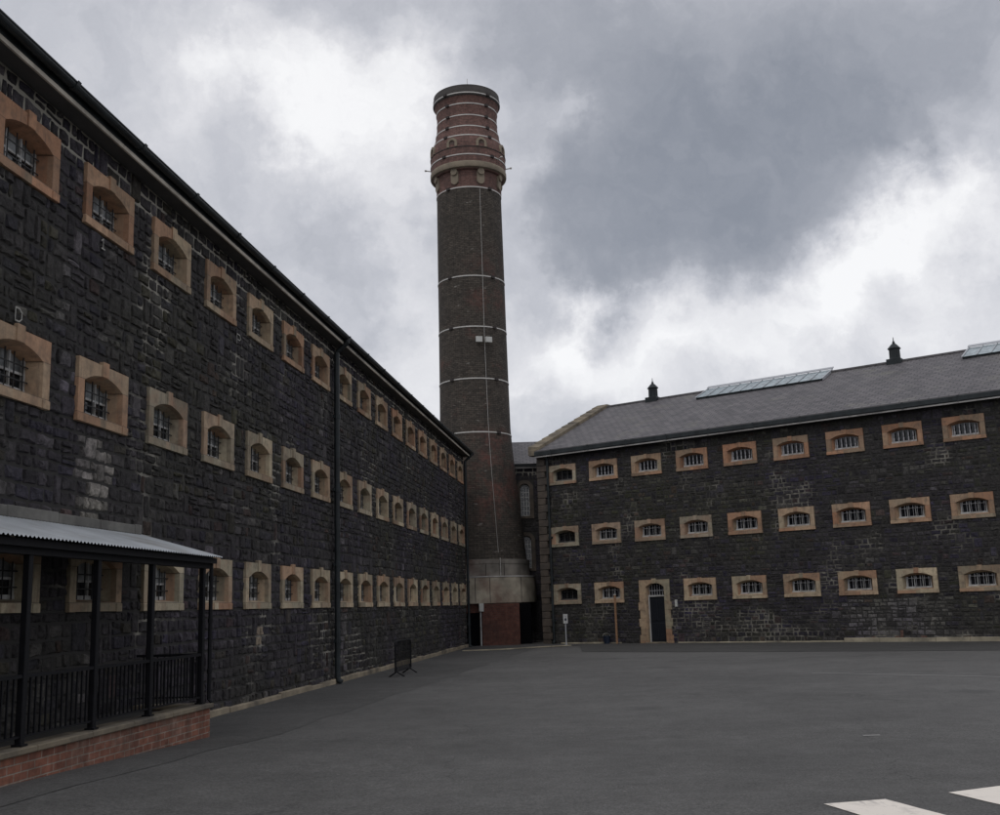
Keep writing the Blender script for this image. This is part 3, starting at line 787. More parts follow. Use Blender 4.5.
mb.build('ridge_tiles', M['ridge'], roof)
# gable coping and its kneeler
mb = MB(); n = 11
for k in range(n):
    y0 = -.28 + (WR + .25) * k / n; y1 = -.28 + (WR + .25) * (k + 1) / n - .02
    a, b = rz_(y0), rz_(y1); x0, x1 = R0 - .3, R0 + .26
    vs = [(x0, y0, a - .2), (x1, y0, a - .2), (x1, y1, b - .2), (x0, y1, b - .2), (x0, y0, a + .2), (x1, y0, a + .14), (x1, y1, b + .14), (x0, y1, b + .17)]
    mb.mesh(vs, [(0, 3, 2, 1), (4, 5, 6, 7), (0, 1, 5, 4), (1, 2, 6, 5), (2, 3, 7, 6), (3, 0, 4, 7)])
mb.box(R0 - .3, R0 + .26, WR - .05, WR + .5, zr - .2, zr + .15)
mb.box(R0 - .22, R0 + .18, -.36, -.0, 8.24, 8.52, bev=.02)
for k in range(n):
    y0 = WR + .5 + (WR) * k / n; y1 = WR + .5 + WR * (k + 1) / n; a = zr - (y0 - WR) * slope; b = zr - (y1 - WR) * slope; x0, x1 = R0 - .22, R0 + .2
    vs = [(x0, y0, a - .2), (x1, y0, a - .2), (x1, y1, b - .2), (x0, y1, b - .2), (x0, y0, a + .16), (x1, y0, a + .14), (x1, y1, b + .14), (x0, y1, b + .16)]
    mb.mesh(vs, [(0, 3, 2, 1), (4, 5, 6, 7), (0, 1, 5, 4), (1, 2, 6, 5), (2, 3, 7, 6), (3, 0, 4, 7)])
mb.build('gable_coping', M['coping'], RW)
# skylights along the ridge
def skylight(s0, s1):
    y0, y1 = 4.72, WR + .12; up = .09; mb = MB(); n = int(round((s1 - s0) / .52))
    def P(s, y, d): return (s, y - d * slope * .9, rz_(y) + d)
    a, b, c, d = P(s0, y0, up), P(s1, y0, up), P(s1, y1, up), P(s0, y1, up)
    mb.face([a, b, c, d], 0)
    for s in (s0, s1): mb.face([P(s, y0, -.05), P(s, y0, up + .02), P(s, y1, up + .02), P(s, y1, -.05)], 1)
    mb.face([P(s0, y0, -.05), P(s1, y0, -.05), P(s1, y0, up), P(s0, y0, up)], 2)
    for k in range(n + 1):
        s = s0 + (s1 - s0) * k / n; w = .016 if 0 < k < n else .03
        q = [P(s - w, y0 - .02, up + .004), P(s + w, y0 - .02, up + .004), P(s + w, y1, up + .004), P(s - w, y1, up + .004)]; t_ = [(x, y, z + .03) for x, y, z in q]
        mb.mesh(q + t_, [(0, 3, 2, 1), (4, 5, 6, 7), (0, 1, 5, 4), (1, 2, 6, 5), (2, 3, 7, 6), (3, 0, 4, 7)], 1)
    q = [P(s0 - .04, y1 - .06, up + .03), P(s1 + .04, y1 - .06, up + .03), P(s1 + .04, y1 + .1, up + .05), P(s0 - .04, y1 + .1, up + .05)]; t_ = [(x, y, z + .04) for x, y, z in q]
    mb.mesh(q + t_, [(0, 3, 2, 1), (4, 5, 6, 7), (0, 1, 5, 4), (1, 2, 6, 5), (2, 3, 7, 6), (3, 0, 4, 7)], 1)
    mb.build('skylight', [M['roofglass'], M['signgrey'], M['gutter']], roof)
skylight(5.1, 11.02); skylight(16.67, 22.6)
# ridge ventilators
def vent(s):
    mb = MB()
    mb.box(s - .3, s + .3, WR - .3, WR + .3, zr - .25, zr + .12, bev=.01)
    def oct_(prof):
        mb.lathe(prof, 8, 0, pi / 8, 2 * pi + pi / 8)
    q = len(mb.v); oct_([(.25, zr + .1), (.24, zr + .16), (.225, zr + .18), (.22, zr + .54), (.27, zr + .57), (.27, zr + .60), (.20, zr + .68), (.11, zr + .78), (.07, zr + .80), (.05, zr + .88), (.02, zr + .94), (.012, zr + 1.08), (.0, zr + 1.1)])
    for i in range(q, len(mb.v)): x, y, z = mb.v[i]; mb.v[i] = (x + s, y + WR, z)
    for k in range(8):
        a = pi / 4 * k; mb.box(s + cos(a) * .2 - .02, s + cos(a) * .2 + .02, WR + sin(a) * .2 - .02, WR + sin(a) * .2 + .02, zr + .18, zr + .54)
    mb.build('ridge_ventilator', M['gutter'], roof)
vent(2.22); vent(13.74)
# door in its stone surround with blocked jambs
mb = MB()
inn = [(.38, 0), (.38, 2.14)]; cx = .70
arch = arch_outline(.30, 1.14, .0, 2.26, 2.42)
out = rect_outline(arch, 1.4, 2.55)
F = [(x, -.045, z) for x, z in arch]; O = [(x, -.045, z) for x, z in out]; Bk = [(.36 + (x - .30) * .78 / .84, .20, z) for x, z in arch]; OB = [(x, .28, z) for x, z in out]
for i in range(len(arch)):
    j = (i + 1) % len(arch)
    if i in (0, 1): continue
    mb.face([O[i], O[j], F[j], F[i]]); mb.face([F[i], F[j], Bk[j], Bk[i]]); mb.face([OB[i], OB[j], O[j], O[i]])
for k in range(6):
    z0 = .0 + k * .33; wv = .06 if k % 2 == 0 else 0
    mb.box(-wv, .285, -.062, .1, z0 + .003, z0 + .327, bev=.008); mb.box(1.155, 1.4 + wv, -.062, .1, z0 + .003, z0 + .327, bev=.008)
mb.box(.6, .8, -.075, .1, 2.4, 2.6, bev=.006)
door = mb.build('door', M['sandstone'], RW, loc=(4.24, 0, 0)); door.color = (.42, .35, .235, 1)
mb = MB(); mb.box(.36, 1.14, .14, .19, .04, 1.86, bev=.004)
for (a, b, c, d) in ((.43, .72, .12, .8), (.78, 1.07, .12, .8), (.43, .72, .9, 1.75), (.78, 1.07, .9, 1.75)): mb.box(a, b, .125, .145, c, d, bev=.012)
mb.build('door_leaf', M['doornavy'], door)
mb = MB(); mb.box(.335, .375, .10, .16, .02, 1.94); mb.box(1.125, 1.165, .10, .16, .02, 1.94); mb.box(.375, 1.125, .098, .17, 1.865, 1.93)
mb.build('door_frame', M['white'], door)
mb = MB(); mb.box(.3, 1.2, -.28, .14, -.1, .05, bev=.01); mb.build('doorstep', M['coping'], door)
mb = MB(); mb.face([(.33, .21, 1.9), (1.17, .21, 1.9), (1.17, .21, 2.45), (.33, .21, 2.45)]); mb.build('glass', M['glass'], door)
mb = MB()
for k in range(7): xx = .40 + .7 * k / 6; mb.tube([(xx, .13, 1.93), (xx, .13, 2.36)], .011, 6)
mb.box(.37, 1.13, .12, .14, 2.1, 2.12); mb.build('window_bars', M['whitebar'], door)
mb = MB(); mb.box(5.88, 5.97, -.13, -.02, 1.43, 1.71, bev=.015); mb.box(5.9, 5.95, -.138, -.125, 1.58, 1.66); mb.build('entry_phone', M['lamp'], RW)
# base stones of the far wing
mb = MB(); x = .3; rp = random.Random(19); done = False
while x < R1:
    if x > 5 and not done: mb.build('plinth', M['kerbstone'], RW); mb = MB(); done = True
    L = rp.uniform(.7, 1.3); e_ = min(R1, x + L)
    if not (x < 5.8 and e_ > 4.1):
        big = 11.8 < x < 17
        mb.box(x + .004, e_ - .004, -.09 - rp.uniform(0, .02), 0, -.1, (.15 if big else .055) + rp.uniform(-.008, .01), bev=.01)
    x = e_
mb.build('plinth', M['kerbstone'], RW)
downpipe(RW, -.02, -.12, -.02, 8.24, .055, -.25, M['gutter'])

# ------------------------------------------------------------------ link building between chimney and far wing
LK = thing('link_building', 'narrow dark stone range with two tall arched windows, between chimney and far wing', 'building', (0, 50.5, 0), 0)
def colK(r, s, z):
    b = r.uniform(.028, .05); return (b, b * .95, b * 1.03)
K0, K1 = -6.0, 3.75
kh = [(.64, 1.46, 5.72, 7.55), (.64, 1.46, 3.26, 5.08)]
mb = MB(); rubble(mb, K0, K1, [-.15, 3.26, 5.08, 5.72, 7.55, 8.17], kh, .2, .5, 41, depth=.025, colour=colK, row_h=.22)
backing(mb, K0, K1, -.2, 8.17, kh, 1); mb.face([(K0, 6, -.2), (K0, 0, -.2), (K0, 0, 8.17), (K0, 6, 8.17)], 1); mb.face([(K1, 0, -.2), (K1, 6, -.2), (K1, 6, 8.17), (K1, 0, 8.17)], 1)
mb.build('wall', [M['stoneR'], M['mortarL']], LK)
def arched_window(x0, z0, w, h):
    """round-headed: outer and inner outlines both follow the semicircle"""
    mb = MB(); n = 14
    def outl(ins, y, zb):
        r = w / 2 - ins; cz = h - w / 2; p = [(ins, y, zb), (w - ins, y, zb)]
        for k in range(n + 1): a = pi * k / n; p.append((w / 2 + r * cos(a), y, cz + r * sin(a)))
        return p
    A = outl(0, -.05, 0); B = outl(.17, -.05, .1); C = outl(.2, .18, .14); Dd = outl(0, .2, 0)
    for i in range(len(A)):
        j = (i + 1) % len(A); mb.face([A[i], A[j], B[j], B[i]]); mb.face([B[i], B[j], C[j], C[i]]); mb.face([Dd[i], Dd[j], A[j], A[i]])
    # spandrel filling of the square hole above the arch
    for side in (0, 1):
        X = 0 if side == 0 else w
        arcp = [(w / 2 + (w / 2) * cos(pi * k / n), h - w / 2 + (w / 2) * sin(pi * k / n)) for k in range(n + 1)]
        arcp = arcp[n // 2:] if side == 0 else arcp[:n // 2 + 1]
        for a, b in zip(arcp, arcp[1:]): mb.face([(X, -.004, h), (a[0], -.004, a[1]), (b[0], -.004, b[1])], 1)
    o = mb.build('window', [M['quoin'], M['mortarL']], LK, loc=(x0, 0, z0))
    g = MB(); g.face([(.15, .175, .1), (w - .15, .175, .1), (w - .15, .175, h - .12), (.15, .175, h - .12)]); g.build('glass', M['glass'], o)
    s_ = MB(); r = w / 2 - .2; cz = h - w / 2
    for k in range(4):
        x = .21 + (w - .42) * k / 3; d = abs(x - w / 2); zt = cz + sqrt(max(0, r * r - d * d)); s_.box(x - .014, x + .014, .12, .15, .13, zt)
    for k in range(7): z = .15 + (cz - .1) * k / 6; s_.box(.2, w - .2, .122, .148, z - .012, z + .012)
    for k in range(10):
        a, b = pi * k / 10, pi * (k + 1) / 10; s_.tube([(w / 2 + r * cos(a), .135, cz + r * sin(a)), (w / 2 + r * cos(b), .135, cz + r * sin(b))], .02, 5)
    s_.build('sash', M['white'], o)
arched_window(.64, 5.72, .82, 1.83); arched_window(.64, 3.26, .82, 1.82)
mb = MB(); mb.box(K0, K1, -.12, 0, 8.1, 8.2, bev=.01); mb.build('eave_fillet', M['filletR'], LK)
mb = MB(); mb.box(K0, K1, -.25, -.02, 8.21, 8.3); mb.build('gutter', M['gutter'], LK)
mb = roof_mesh(K0, K1 - .02, .25, 8.31, 3.0, 9.85); mb.build('roof', M['slate'], LK)

# ------------------------------------------------------------------ chimney
CH = thing('brick_chimney', 'tall round sooty brick chimney with red banded head, standing on a pale concrete drum', 'chimney', (-1.21, 50.0, 0))
# (the tower leans on no wall; its front faces -y)
mb = MB(); mb.lathe([(2.3, -.2), (2.3, 1.84)], 48); mb.build('base', M['brickdark'], CH)
mb = MB()   # brick front block between the recesses
w0, w1, y0, y1 = .15, 1.78, -2.62, -1.8
mb.face([(w0, y0, -.1), (w1, y0, -.1), (w1, y0, 1.80), (w0, y0, 1.80)], 0, [(w0, 0), (w1, 0), (w1, 1.9), (w0, 1.9)])
for x, (a, b) in ((w0, (y1, y0)), (w1, (y0, y1))): mb.face([(x, a, -.1), (x, b, -.1), (x, b, 1.80), (x, a, 1.80)], 0, [(0, 0), (.8, 0), (.8, 1.9), (0, 1.9)])
mb.build('brick_infill', M['bricklow'], CH)
mb = MB(); mb.face([(-1.5, -2.42, 1.42), (.14, -2.42, 1.42), (.14, -2.42, 1.80), (-1.5, -2.42, 1.80)], 0, [(0, 0), (1.64, 0), (1.64, .38), (0, .38)])
mb.face([(-1.5, -2.42, 1.42), (-1.5, -1.8, 1.42), (.14, -1.8, 1.42), (.14, -2.42, 1.42)]); mb.build('brick_lintel', M['bricklow'], CH)
mb = MB(); mb.lathe([(2.34, 1.815), (2.6, 1.815), (2.61, 1.83), (2.60, 2.93), (2.585, 2.95), (2.3, 2.955)], 64)
drum = weld_auto(mb.build('concrete_drum', M['concrete'], CH), 30)
mb = MB(); mb.lathe([(2.45, 2.957), (2.62, 2.957), (2.62, 3.005), (2.2, 3.02)], 64); mb.build('drum_ledge', M['filletR'], CH)
mb = MB(); mb.lathe([(2.34, 3.0), (2.34, 3.55), (2.36, 3.56), (2.36, 3.74), (2.1, 3.78)], 64); weld_auto(mb.build('upper_drum', M['concrete2'], CH), 30)
mb = MB()
for a in (-1.62, -1.37, -.75, -2.5, -1.95):
    for r, z0, z1 in ((2.606, 1.85, 2.93),): mb.box(r * cos(a) - .012, r * cos(a) + .012, r * sin(a) - .006, r * sin(a) + .02, z0, z1)
for a in (-1.42, -1.05):
    mb.box(2.35 * cos(a) - .012, 2.35 * cos(a) + .012, 2.345 * sin(a) - .01, 2.345 * sin(a) + .02, 3.02, 3.7)
mb.build('panel_joints', M['rust'], CH)
shaft = [(2.23, 3.76), (2.2, 4.1), (2.08, 5.4), (1.96, 6.63), (1.83, 7.9), (1.74, 9.0), (1.68, 9.97), (1.655, 12), (1.63, 15), (1.615, 18), (1.59, 21.55)]
mb = MB(); mb.lathe(shaft, 72); mb.build('shaft', M['brickdark'], CH, smooth=True)
head = [(1.59, 21.55), (1.60, 22.0), (1.62, 22.45), (1.74, 22.48), (1.76, 22.53)]
mb = MB(); mb.lathe(head, 72)
mb.lathe([(1.86, 22.85), (1.86, 23.72), (1.82, 23.9), (1.70, 24.25), (1.61, 24.55), (1.53, 25.0), (1.50, 25.4), (1.505, 25.75), (1.53, 26.1), (1.60, 26.32), (1.63, 26.38)], 72)
weld_auto(mb.build('head', M['brickhead'], CH), 35)
mb = MB(); mb.lathe([(1.72, 22.51), (1.87, 22.55), (1.89, 22.6), (1.89, 22.78), (1.87, 22.84), (1.84, 22.86)], 72); weld_auto(mb.build('cornice', M['chimtan'], CH), 40)
mb = MB(); mb.lathe([(1.61, 26.36), (1.655, 26.38), (1.675, 26.45), (1.675, 26.7), (1.65, 26.76), (1.65, 26.9), (1.40, 26.92), (1.36, 26.8), (1.36, 25.5)], 72); weld_auto(mb.build('cap', M['capstone'], CH), 40)
def prof_r(z):
    P = shaft + [(1.59, 21.56), (1.6, 22.0), (1.62, 22.45), (1.86, 22.6), (1.88, 23.0), (1.86, 23.1), (1.86, 23.72), (1.82, 23.9), (1.70, 24.25), (1.61, 24.55), (1.53, 25.0), (1.50, 25.4), (1.505, 25.75), (1.53, 26.1), (1.66, 26.4), (1.675, 26.5), (1.675, 27.5)]
    for a, b in zip(P, P[1:]):
        if a[1] <= z <= b[1]: return a[0] + (b[0] - a[0]) * (z - a[1]) / max(1e-6, b[1] - a[1])
    return 1.6
for z in (26.47, 25.97, 25.37, 24.77, 24.23, 23.17, 21.6, 17.13, 14.64, 12.14, 9.6):
    # steel strap bands
    r = prof_r(z) + .02; h = .028
    r2 = prof_r(min(27.4, z + .01)) + .02
    mb = MB(); mb.lathe([(r - .03, z - h), (r, z - h), (r2, z + h), (r2 - .03, z + h)], 72)
    b = mb.build('steel_band', M['steel'], CH, smooth=False)
    for a in (-2.2, -.87, .7, 2.3):
        mb = MB(); c = Vector((cos(a), sin(a))); t_ = Vector((-c.y, c.x)); p = c * (r + .03)
        A = [p - t_ * .09 - c * .04, p + t_ * .09 - c * .04, p + t_ * .09 + c * .03, p - t_ * .09 + c * .03]
        mb.mesh([(v.x, v.y, z - .06) for v in A] + [(v.x, v.y, z + .06) for v in A], [(0, 3, 2, 1), (4, 5, 6, 7), (0, 1, 5, 4), (1, 2, 6, 5), (2, 3, 7, 6), (3, 0, 4, 7)])
        mb.build('band_clamp', M['rust'], b)
mb = MB()   # thin tie wire with small clamps round the belly of the head
mb.lathe([(1.862, 23.55), (1.882, 23.56), (1.882, 23.585), (1.862, 23.595)], 72); mb.build('tie_wire', M['rust'], CH)
for k in range(8):
    a = -pi / 2 + radians(22.5) + k * pi / 4; c = Vector((cos(a), sin(a), 0)); t_ = Vector((-c.y, c.x, 0))
    # drop corbel below the cornice: rounded roll over a tapering tongue
    mb = MB(); pts = []
    def at(u, out, z): q = c * out + t_ * u; return (q.x, q.y, z)
    N = 10; r = prof_r(22.1)
    ol = [(-.19, 22.38), (.19, 22.38), (.19, 21.94)] + [(.19 * cos(pi * i / N), 21.94 - .18 * sin(pi * i / N)) for i in range(1, N)] + [(-.19, 21.94)]
    mb.mesh([at(u, r + .07, z) for u, z in ol] + [at(u, r - .1, z) for u, z in ol], [tuple(reversed(range(len(ol))))] + [(i, (i + 1) % len(ol), len(ol) + (i + 1) % len(ol), len(ol) + i) for i in range(len(ol))])
    mb.tube([at(0, r - .1, 22.38), at(0, r + .15, 22.38)], .17, 16)
    mb.build('corbel', M['chimtan'], CH)
    # horseshoe niche surround above it
    mb = MB(); r = 1.80; ro, ri = .27, .15; zc = 23.80; path = [(-1, -.22)] + [(-cos(pi * i / 10), sin(pi * i / 10)) for i in range(11)] + [(1, -.22)]
    q = []
    for (u, v) in path:
        z = (v * 1) if v == -.22 else None
        uo, zo = (u * ro, zc - .2) if z is not None else (u * ro, zc + v * ro); ui, zi = (u * ri, zc - .2) if z is not None else (u * ri, zc + v * ri)
        q.append((at(uo, r + .09, zo), at(ui, r + .09, zi), at(ui, r - .3, zi), at(uo, r - .3, zo)))
    for A, B in zip(q, q[1:]):
        mb.face([A[0], B[0], B[1], A[1]]); mb.face([A[1], B[1], B[2], A[2]]); mb.face([A[3], B[3], B[0], A[0]])
    nb = mb.build('niche', M['chimtan'], CH)
    mb = MB(); ol = [(-.14, zc - .19), (.14, zc - .19)] + [(.14 * cos(pi * i / 8), zc + .14 * sin(pi * i / 8)) for i in range(9)]
    mb.mesh([at(u, r + .05, z) for u, z in ol] + [at(u, r - .2, z) for u, z in ol], [tuple(reversed(range(len(ol))))] + [(i, (i + 1) % len(ol), len(ol) + (i + 1) % len(ol), len(ol) + i) for i in range(len(ol))])
    mb.build('niche_panel', M['brickhead'], nb)
for a in (0.03, pi - .03, -pi / 2 + .9):
    c = Vector((cos(a), sin(a), 0)); mb = MB(); mb.tube([c * 1.8 + Vector((0, 0, 23.12)), c * 2.13 + Vector((0, 0, 23.18))], .03, 6); mb.box(c.x * 2.13 - .05, c.x * 2.13 + .05, c.y * 2.13 - .05, c.y * 2.13 + .05, 23.15, 23.21); mb.build('bracket_rod', M['steel'], CH)
# lightning conductor
mb = MB(); aC = lambda z: -pi / 2 + (.36 if z > 14 else .36 + (14 - z) * .007)
pts = []
for i in range(60):
    z = 21.5 - (21.5 - 3.76) * i / 59; r = prof_r(z) + .03; a = aC(z); pts.append((r * cos(a), r * sin(a), z))
mb.tube(pts, .009, 5)
mb.tube([(2.40 * cos(aC(3.7)), 2.40 * sin(aC(3.7)), 3.8), (2.40 * cos(aC(3.7)), 2.40 * sin(aC(3.7)), 3.02)], .02, 5)
mb.tube([(.1, -1.5, 26.85), (.1, -1.5, 27.25)], .015, 5)
mb.build('lightning_conductor', M['steel'], CH)
for a in (.18, .43):
    a0 = -pi / 2 + a; c = Vector((cos(a0), sin(a0), 0)); t_ = Vector((-c.y, c.x, 0)); z = 13.95; mb = MB(); r = prof_r(z)
    o_ = c * (r + .25); A = [o_ - t_ * .15 - c * .09, o_ + t_ * .15 - c * .09, o_ + t_ * .15 + c * .05, o_ - t_ * .15 + c * .05]
    mb.mesh([(v.x, v.y, z - .13) for v in A] + [(v.x, v.y, z + .13) for v in A], [(0, 3, 2, 1), (4, 5, 6, 7), (0, 1, 5, 4), (1, 2, 6, 5), (2, 3, 7, 6), (3, 0, 4, 7)])
    mb.tube([c * (r - .02) + Vector((0, 0, z)), c * (r + .2) + Vector((0, 0, z))], .03, 6)
    mb.build('floodlight', M['lamp'], CH)
mb = MB(); mb.box(.02, .22, -2.78, -2.60, 1.47, 1.82, bev=.01); mb.build('meter_box', M['lamp'], CH)
mb = MB(); mb.tube([(.08, -2.66, 1.5), (.08, -2.66, 0)], .03, 8); mb.build('cable_pipe', M['white'], CH)
mb = MB(); mb.box(-1.5, .0, -2.38, -2.3, .0, 1.42, bev=.01); mb.build('store_door', M['dark'], CH)
mb = MB(); mb.box(1.80, 2.3, -1.9, -1.0, 0, 1.78, bev=.01); mb.build('store_door', M['dark'], CH)

# ------------------------------------------------------------------ veranda
VE = thing('veranda', 'lean-to veranda with corrugated iron roof and black railings on a low red brick wall', 'veranda', AL, rzL)
V0, V1, VO = -7.0, 3.98, 1.18
mb = MB(); h = .40
mb.face([(V0, -VO, -.2), (V1, -VO, -.2), (V1, -VO, h), (V0, -VO, h)], 0, [(V0, -.2), (V1, -.2), (V1, h), (V0, h)])
mb.face([(V1, -VO, -.2), (V1, -.13, -.2), (V1, -.13, h), (V1, -VO, h)], 0, [(.12, -.2), (1.17, -.2), (1.17, h), (.12, h)])
mb.face([(V0, -VO + .23, h), (V0, -VO, h), (V1, -VO, h), (V1, -VO + .23, h)], 0)
mb.build('brick_wall', M['brickred'], VE)
mb = MB(); x = V0; rv = random.Random(2)
while x < V1:
    e_ = min(V1 + .03, x + rv.uniform(.9, 1.2))
    if V1 - e_ < .3: e_ = V1 + .03
    mb.box(x + .003, e_ - .003, -VO - .045, -VO + .26, h + .002, h + .068, bev=.012); x = e_
    if x > V1: break
mb.box(V1 - .2, V1 + .03, -VO + .265, -.13, h + .002, h + .068, bev=.012)
mb.build('coping', M['coping'], VE)
mb = MB(); mb.box(V0, V1 - .2, -VO + .26, -.13, .2, h - .01); mb.build('floor_slab', M['floor'], VE)
posts = [-6.4, -4.95, -3.5, -2.07, -.65, .77, 2.18, 3.80]
for s in posts:
    mb = MB(); w = .037; mb.box(s - w, s + w, -VO + .038, -VO + .112, h + .07, 2.40, bev=.008); mb.box(s - .055, s + .055, -VO + .02, -VO + .13, h + .07, h + .09); mb.build('post', M['black'], VE)
mb = MB(); mb.box(V0, 3.98, -VO + .02, -VO + .13, 2.33, 2.43); mb.box(V0, 4.02, -VO - .05, -VO - .02, 2.40, 2.475)
for k in range(16):
    s = -6.9 + k * .72
    mb.mesh([(s - .025, -VO + .0, 2.43), (s + .025, -VO, 2.43), (s + .025, -.1, 2.77), (s - .025, -.1, 2.77), (s - .025, -VO, 2.49), (s + .025, -VO, 2.49), (s + .025, -.1, 2.83), (s - .025, -.1, 2.83)], [(0, 3, 2, 1), (4, 5, 6, 7), (0, 1, 5, 4), (1, 2, 6, 5), (2, 3, 7, 6), (3, 0, 4, 7)])
mb.build('roof_frame', M['black'], VE)
mb = MB(); pitch = .076; n = int((4.04 - V0) / pitch * 6); ya, yb = -VO - .12, -.05; za, zb = 2.49, 2.865
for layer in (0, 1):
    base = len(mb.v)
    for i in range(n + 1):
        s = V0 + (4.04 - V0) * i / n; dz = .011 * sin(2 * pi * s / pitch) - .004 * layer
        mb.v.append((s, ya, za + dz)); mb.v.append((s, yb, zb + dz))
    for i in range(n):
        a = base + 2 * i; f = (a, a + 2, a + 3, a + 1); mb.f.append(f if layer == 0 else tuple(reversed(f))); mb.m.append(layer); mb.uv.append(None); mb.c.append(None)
mb.build('roof', [M['corr'], M['dark']], VE, smooth=True)  # underside coloured black to deepen the shade inside the veranda
mb = MB(); x = V0; rv = random.Random(8)
while x < 3.9:
    e_ = min(3.92, x + rv.uniform(1.0, 1.6)); mb.box(x + .004, e_ - .004, -.13, -.03, 2.85, 2.985 + rv.uniform(-.01, .01), bev=.012); x = e_
mb.build('flashing_ledge', M['ledge'], VE)
# railing panels between posts, plus the return at the end
def rail(name, p, q, zlo, zhi, step=.105):
    mb = MB(); p = Vector(p); q = Vector(q); L = (q - p).length; d = (q - p) / L; n_ = Vector((-d.y, d.x))
    def bar(a, b, z0, z1, w):
        A = [a - n_ * w, b - n_ * w, b + n_ * w, a + n_ * w]; mb.mesh([(v.x, v.y, z0) for v in A] + [(v.x, v.y, z1) for v in A], [(0, 3, 2, 1), (4, 5, 6, 7), (0, 1, 5, 4), (1, 2, 6, 5), (2, 3, 7, 6), (3, 0, 4, 7)])
    bar(p, q, zhi - .02, zhi + .015, .024); bar(p, q, zlo, zlo + .02, .018)
    n = max(2, int(round(L / step)))
    for k in range(1, n): c = p + d * (L * k / n); bar(c - d * .009, c + d * .009, zlo + .02, zhi - .02, .009)
    return mb.build(name, M['black'], VE)
yr = -VO + .075
for a, b in zip(posts, posts[1:]): rail('railing', (a + .045, yr), (b - .045, yr), .55, 1.14)
rail('railing', (3.86, yr + .05), (3.86, -.14), .55, 1.14)
mb = MB(); mb.tube([(3.98, -VO + .02, 2.42), (3.98, -VO + .02, 2.3), (3.98, -VO + .02, .52), (3.98, -VO - .03, .47)], .03, 8)
for z in (.9, 1.6, 2.2): mb.tube([(3.98, -VO + .02, z - .03), (3.98, -VO + .02, z + .03)], .038, 8)
mb.build('downpipe', M['black'], VE)

# ------------------------------------------------------------------ crowd barrier
q = AL + uL * 16.15 + nL * 1.12
BA = thing('crowd_barrier', 'black steel crowd barrier standing near the foot of the left wing', 'barrier', (q.x, q.y, gz(q.x, q.y)), rzL)
mb = MB(); Lb = 1.9; r = .12; H_ = .88; zb = .12
pts = [(0, 0, zb)] + [(0, 0, zb + .1), (0, 0, H_ - r)] + [(r - r * cos(a), 0, H_ - r + r * sin(a)) for a in (pi / 8, pi / 4, 3 * pi / 8, pi / 2)] + [(Lb - r + r * sin(a), 0, H_ - r + r * cos(a)) for a in (0, pi / 8, pi / 4, 3 * pi / 8, pi / 2)] + [(Lb, 0, zb + .1), (Lb, 0, zb)]
mb.tube(pts, .021, 8); mb.tube([(0, 0, zb + .02), (Lb, 0, zb + .02)], .018, 8); mb.build('frame', M['black'], BA)
mb = MB()
for k in range(1, 18): x = Lb * k / 18; mb.tube([(x, 0, zb + .02), (x, 0, H_ - .01)], .008, 5)
mb.build('infill_bars', M['black'], BA)
for x in (.16, Lb - .16):
    mb = MB(); mb.tube([(x, -.2, .01), (x, -.16, .03), (x, 0, .13), (x, .16, .03), (x, .2, .01)], .018, 6); mb.tube([(x, 0, .11), (x, 0, .25)], .016, 6); mb.build('foot', M['black'], BA)

# ------------------------------------------------------------------ sign, post and bucket at the far wing
SG = thing('parking_sign', 'small white sign with a dark symbol on a thin grey pole by the corner pier', 'sign', (2.46, 45.55, 0), .1)
mb = MB(); mb.tube([(0, 0, 0), (0, 0, 1.25)], .025, 8); mb.tube([(0, 0, 0), (0, 0, .03)], .06, 10); mb.build('pole', M['signgrey'], SG)
mb = MB(); mb.box(-.095, .095, -.04, -.028, .88, 1.27, bev=.003); mb.build('sign_plate', M['white'], SG)
mb = MB(); n = 14; mb.face([(.05 * cos(2 * pi * k / n), -.043, 1.045 + .06 * sin(2 * pi * k / n)) for k in range(n)]); mb.box(-.035, .035, -.044, -.041, 1.15, 1.17); mb.build('symbol', M['signdark'], SG)
q = AR + uR * 3.22 + nR * .30
WP = thing('wooden_post', 'slim reddish brown post standing against the far wing under a window', 'post', (q.x, q.y, 0), rzR)
mb = MB(); mb.box(-.035, .035, -.035, .035, 0, 1.98, bev=.006); mb.build('shaft', M['wood'], WP)
mb = MB(); mb.box(-.045, .045, -.045, .045, 1.98, 2.02, bev=.01); mb.build('post_cap', M['lamp'], WP)
q = AR + uR * 2.72 + nR * .28
BK = thing('bucket', 'dark blue bucket on the ground beside the slim brown post', 'bucket', (q.x, q.y, 0), .4)
mb = MB(); mb.lathe([(.0, .01), (.12, .01), (.16, .30), (.175, .30), (.175, .325), (.15, .325), (.11, .03), (0, .03)], 20); weld_auto(mb.build('tub', M['navy'], BK), 40)
mb = MB(); mb.tube([(-.17, 0, .3)] + [(-.17 * cos(a), .03, .3 + .14 * sin(a)) for a in [pi * k / 8 for k in range(1, 8)]] + [(.17, 0, .3)], .006, 5); mb.build('handle', M['steel'], BK)

# ------------------------------------------------------------------ camera
f_px, W_px = 1063.6, 1000.0
F_ = Vector((0, .98295804, .18383004)); R_ = Vector((.9994955, .00583857, -.03121942)); U_ = Vector((.03176068, -.1837373, .98246214))
cam = bpy.data.cameras.new('camera'); co = bpy.data.objects.new('camera', cam); COL.objects.link(co)
cam.sensor_width = 36; cam.sensor_fit = 'HORIZONTAL'; cam.lens = 36 * f_px / W_px; cam.clip_start = .1; cam.clip_end = 3000
mw = Matrix((( R_.x, U_.x, -F_.x, 0), (R_.y, U_.y, -F_.y, 0), (R_.z, U_.z, -F_.z, CAM_Z), (0, 0, 0, 1)))
co.matrix_world = mw; SC.camera = co

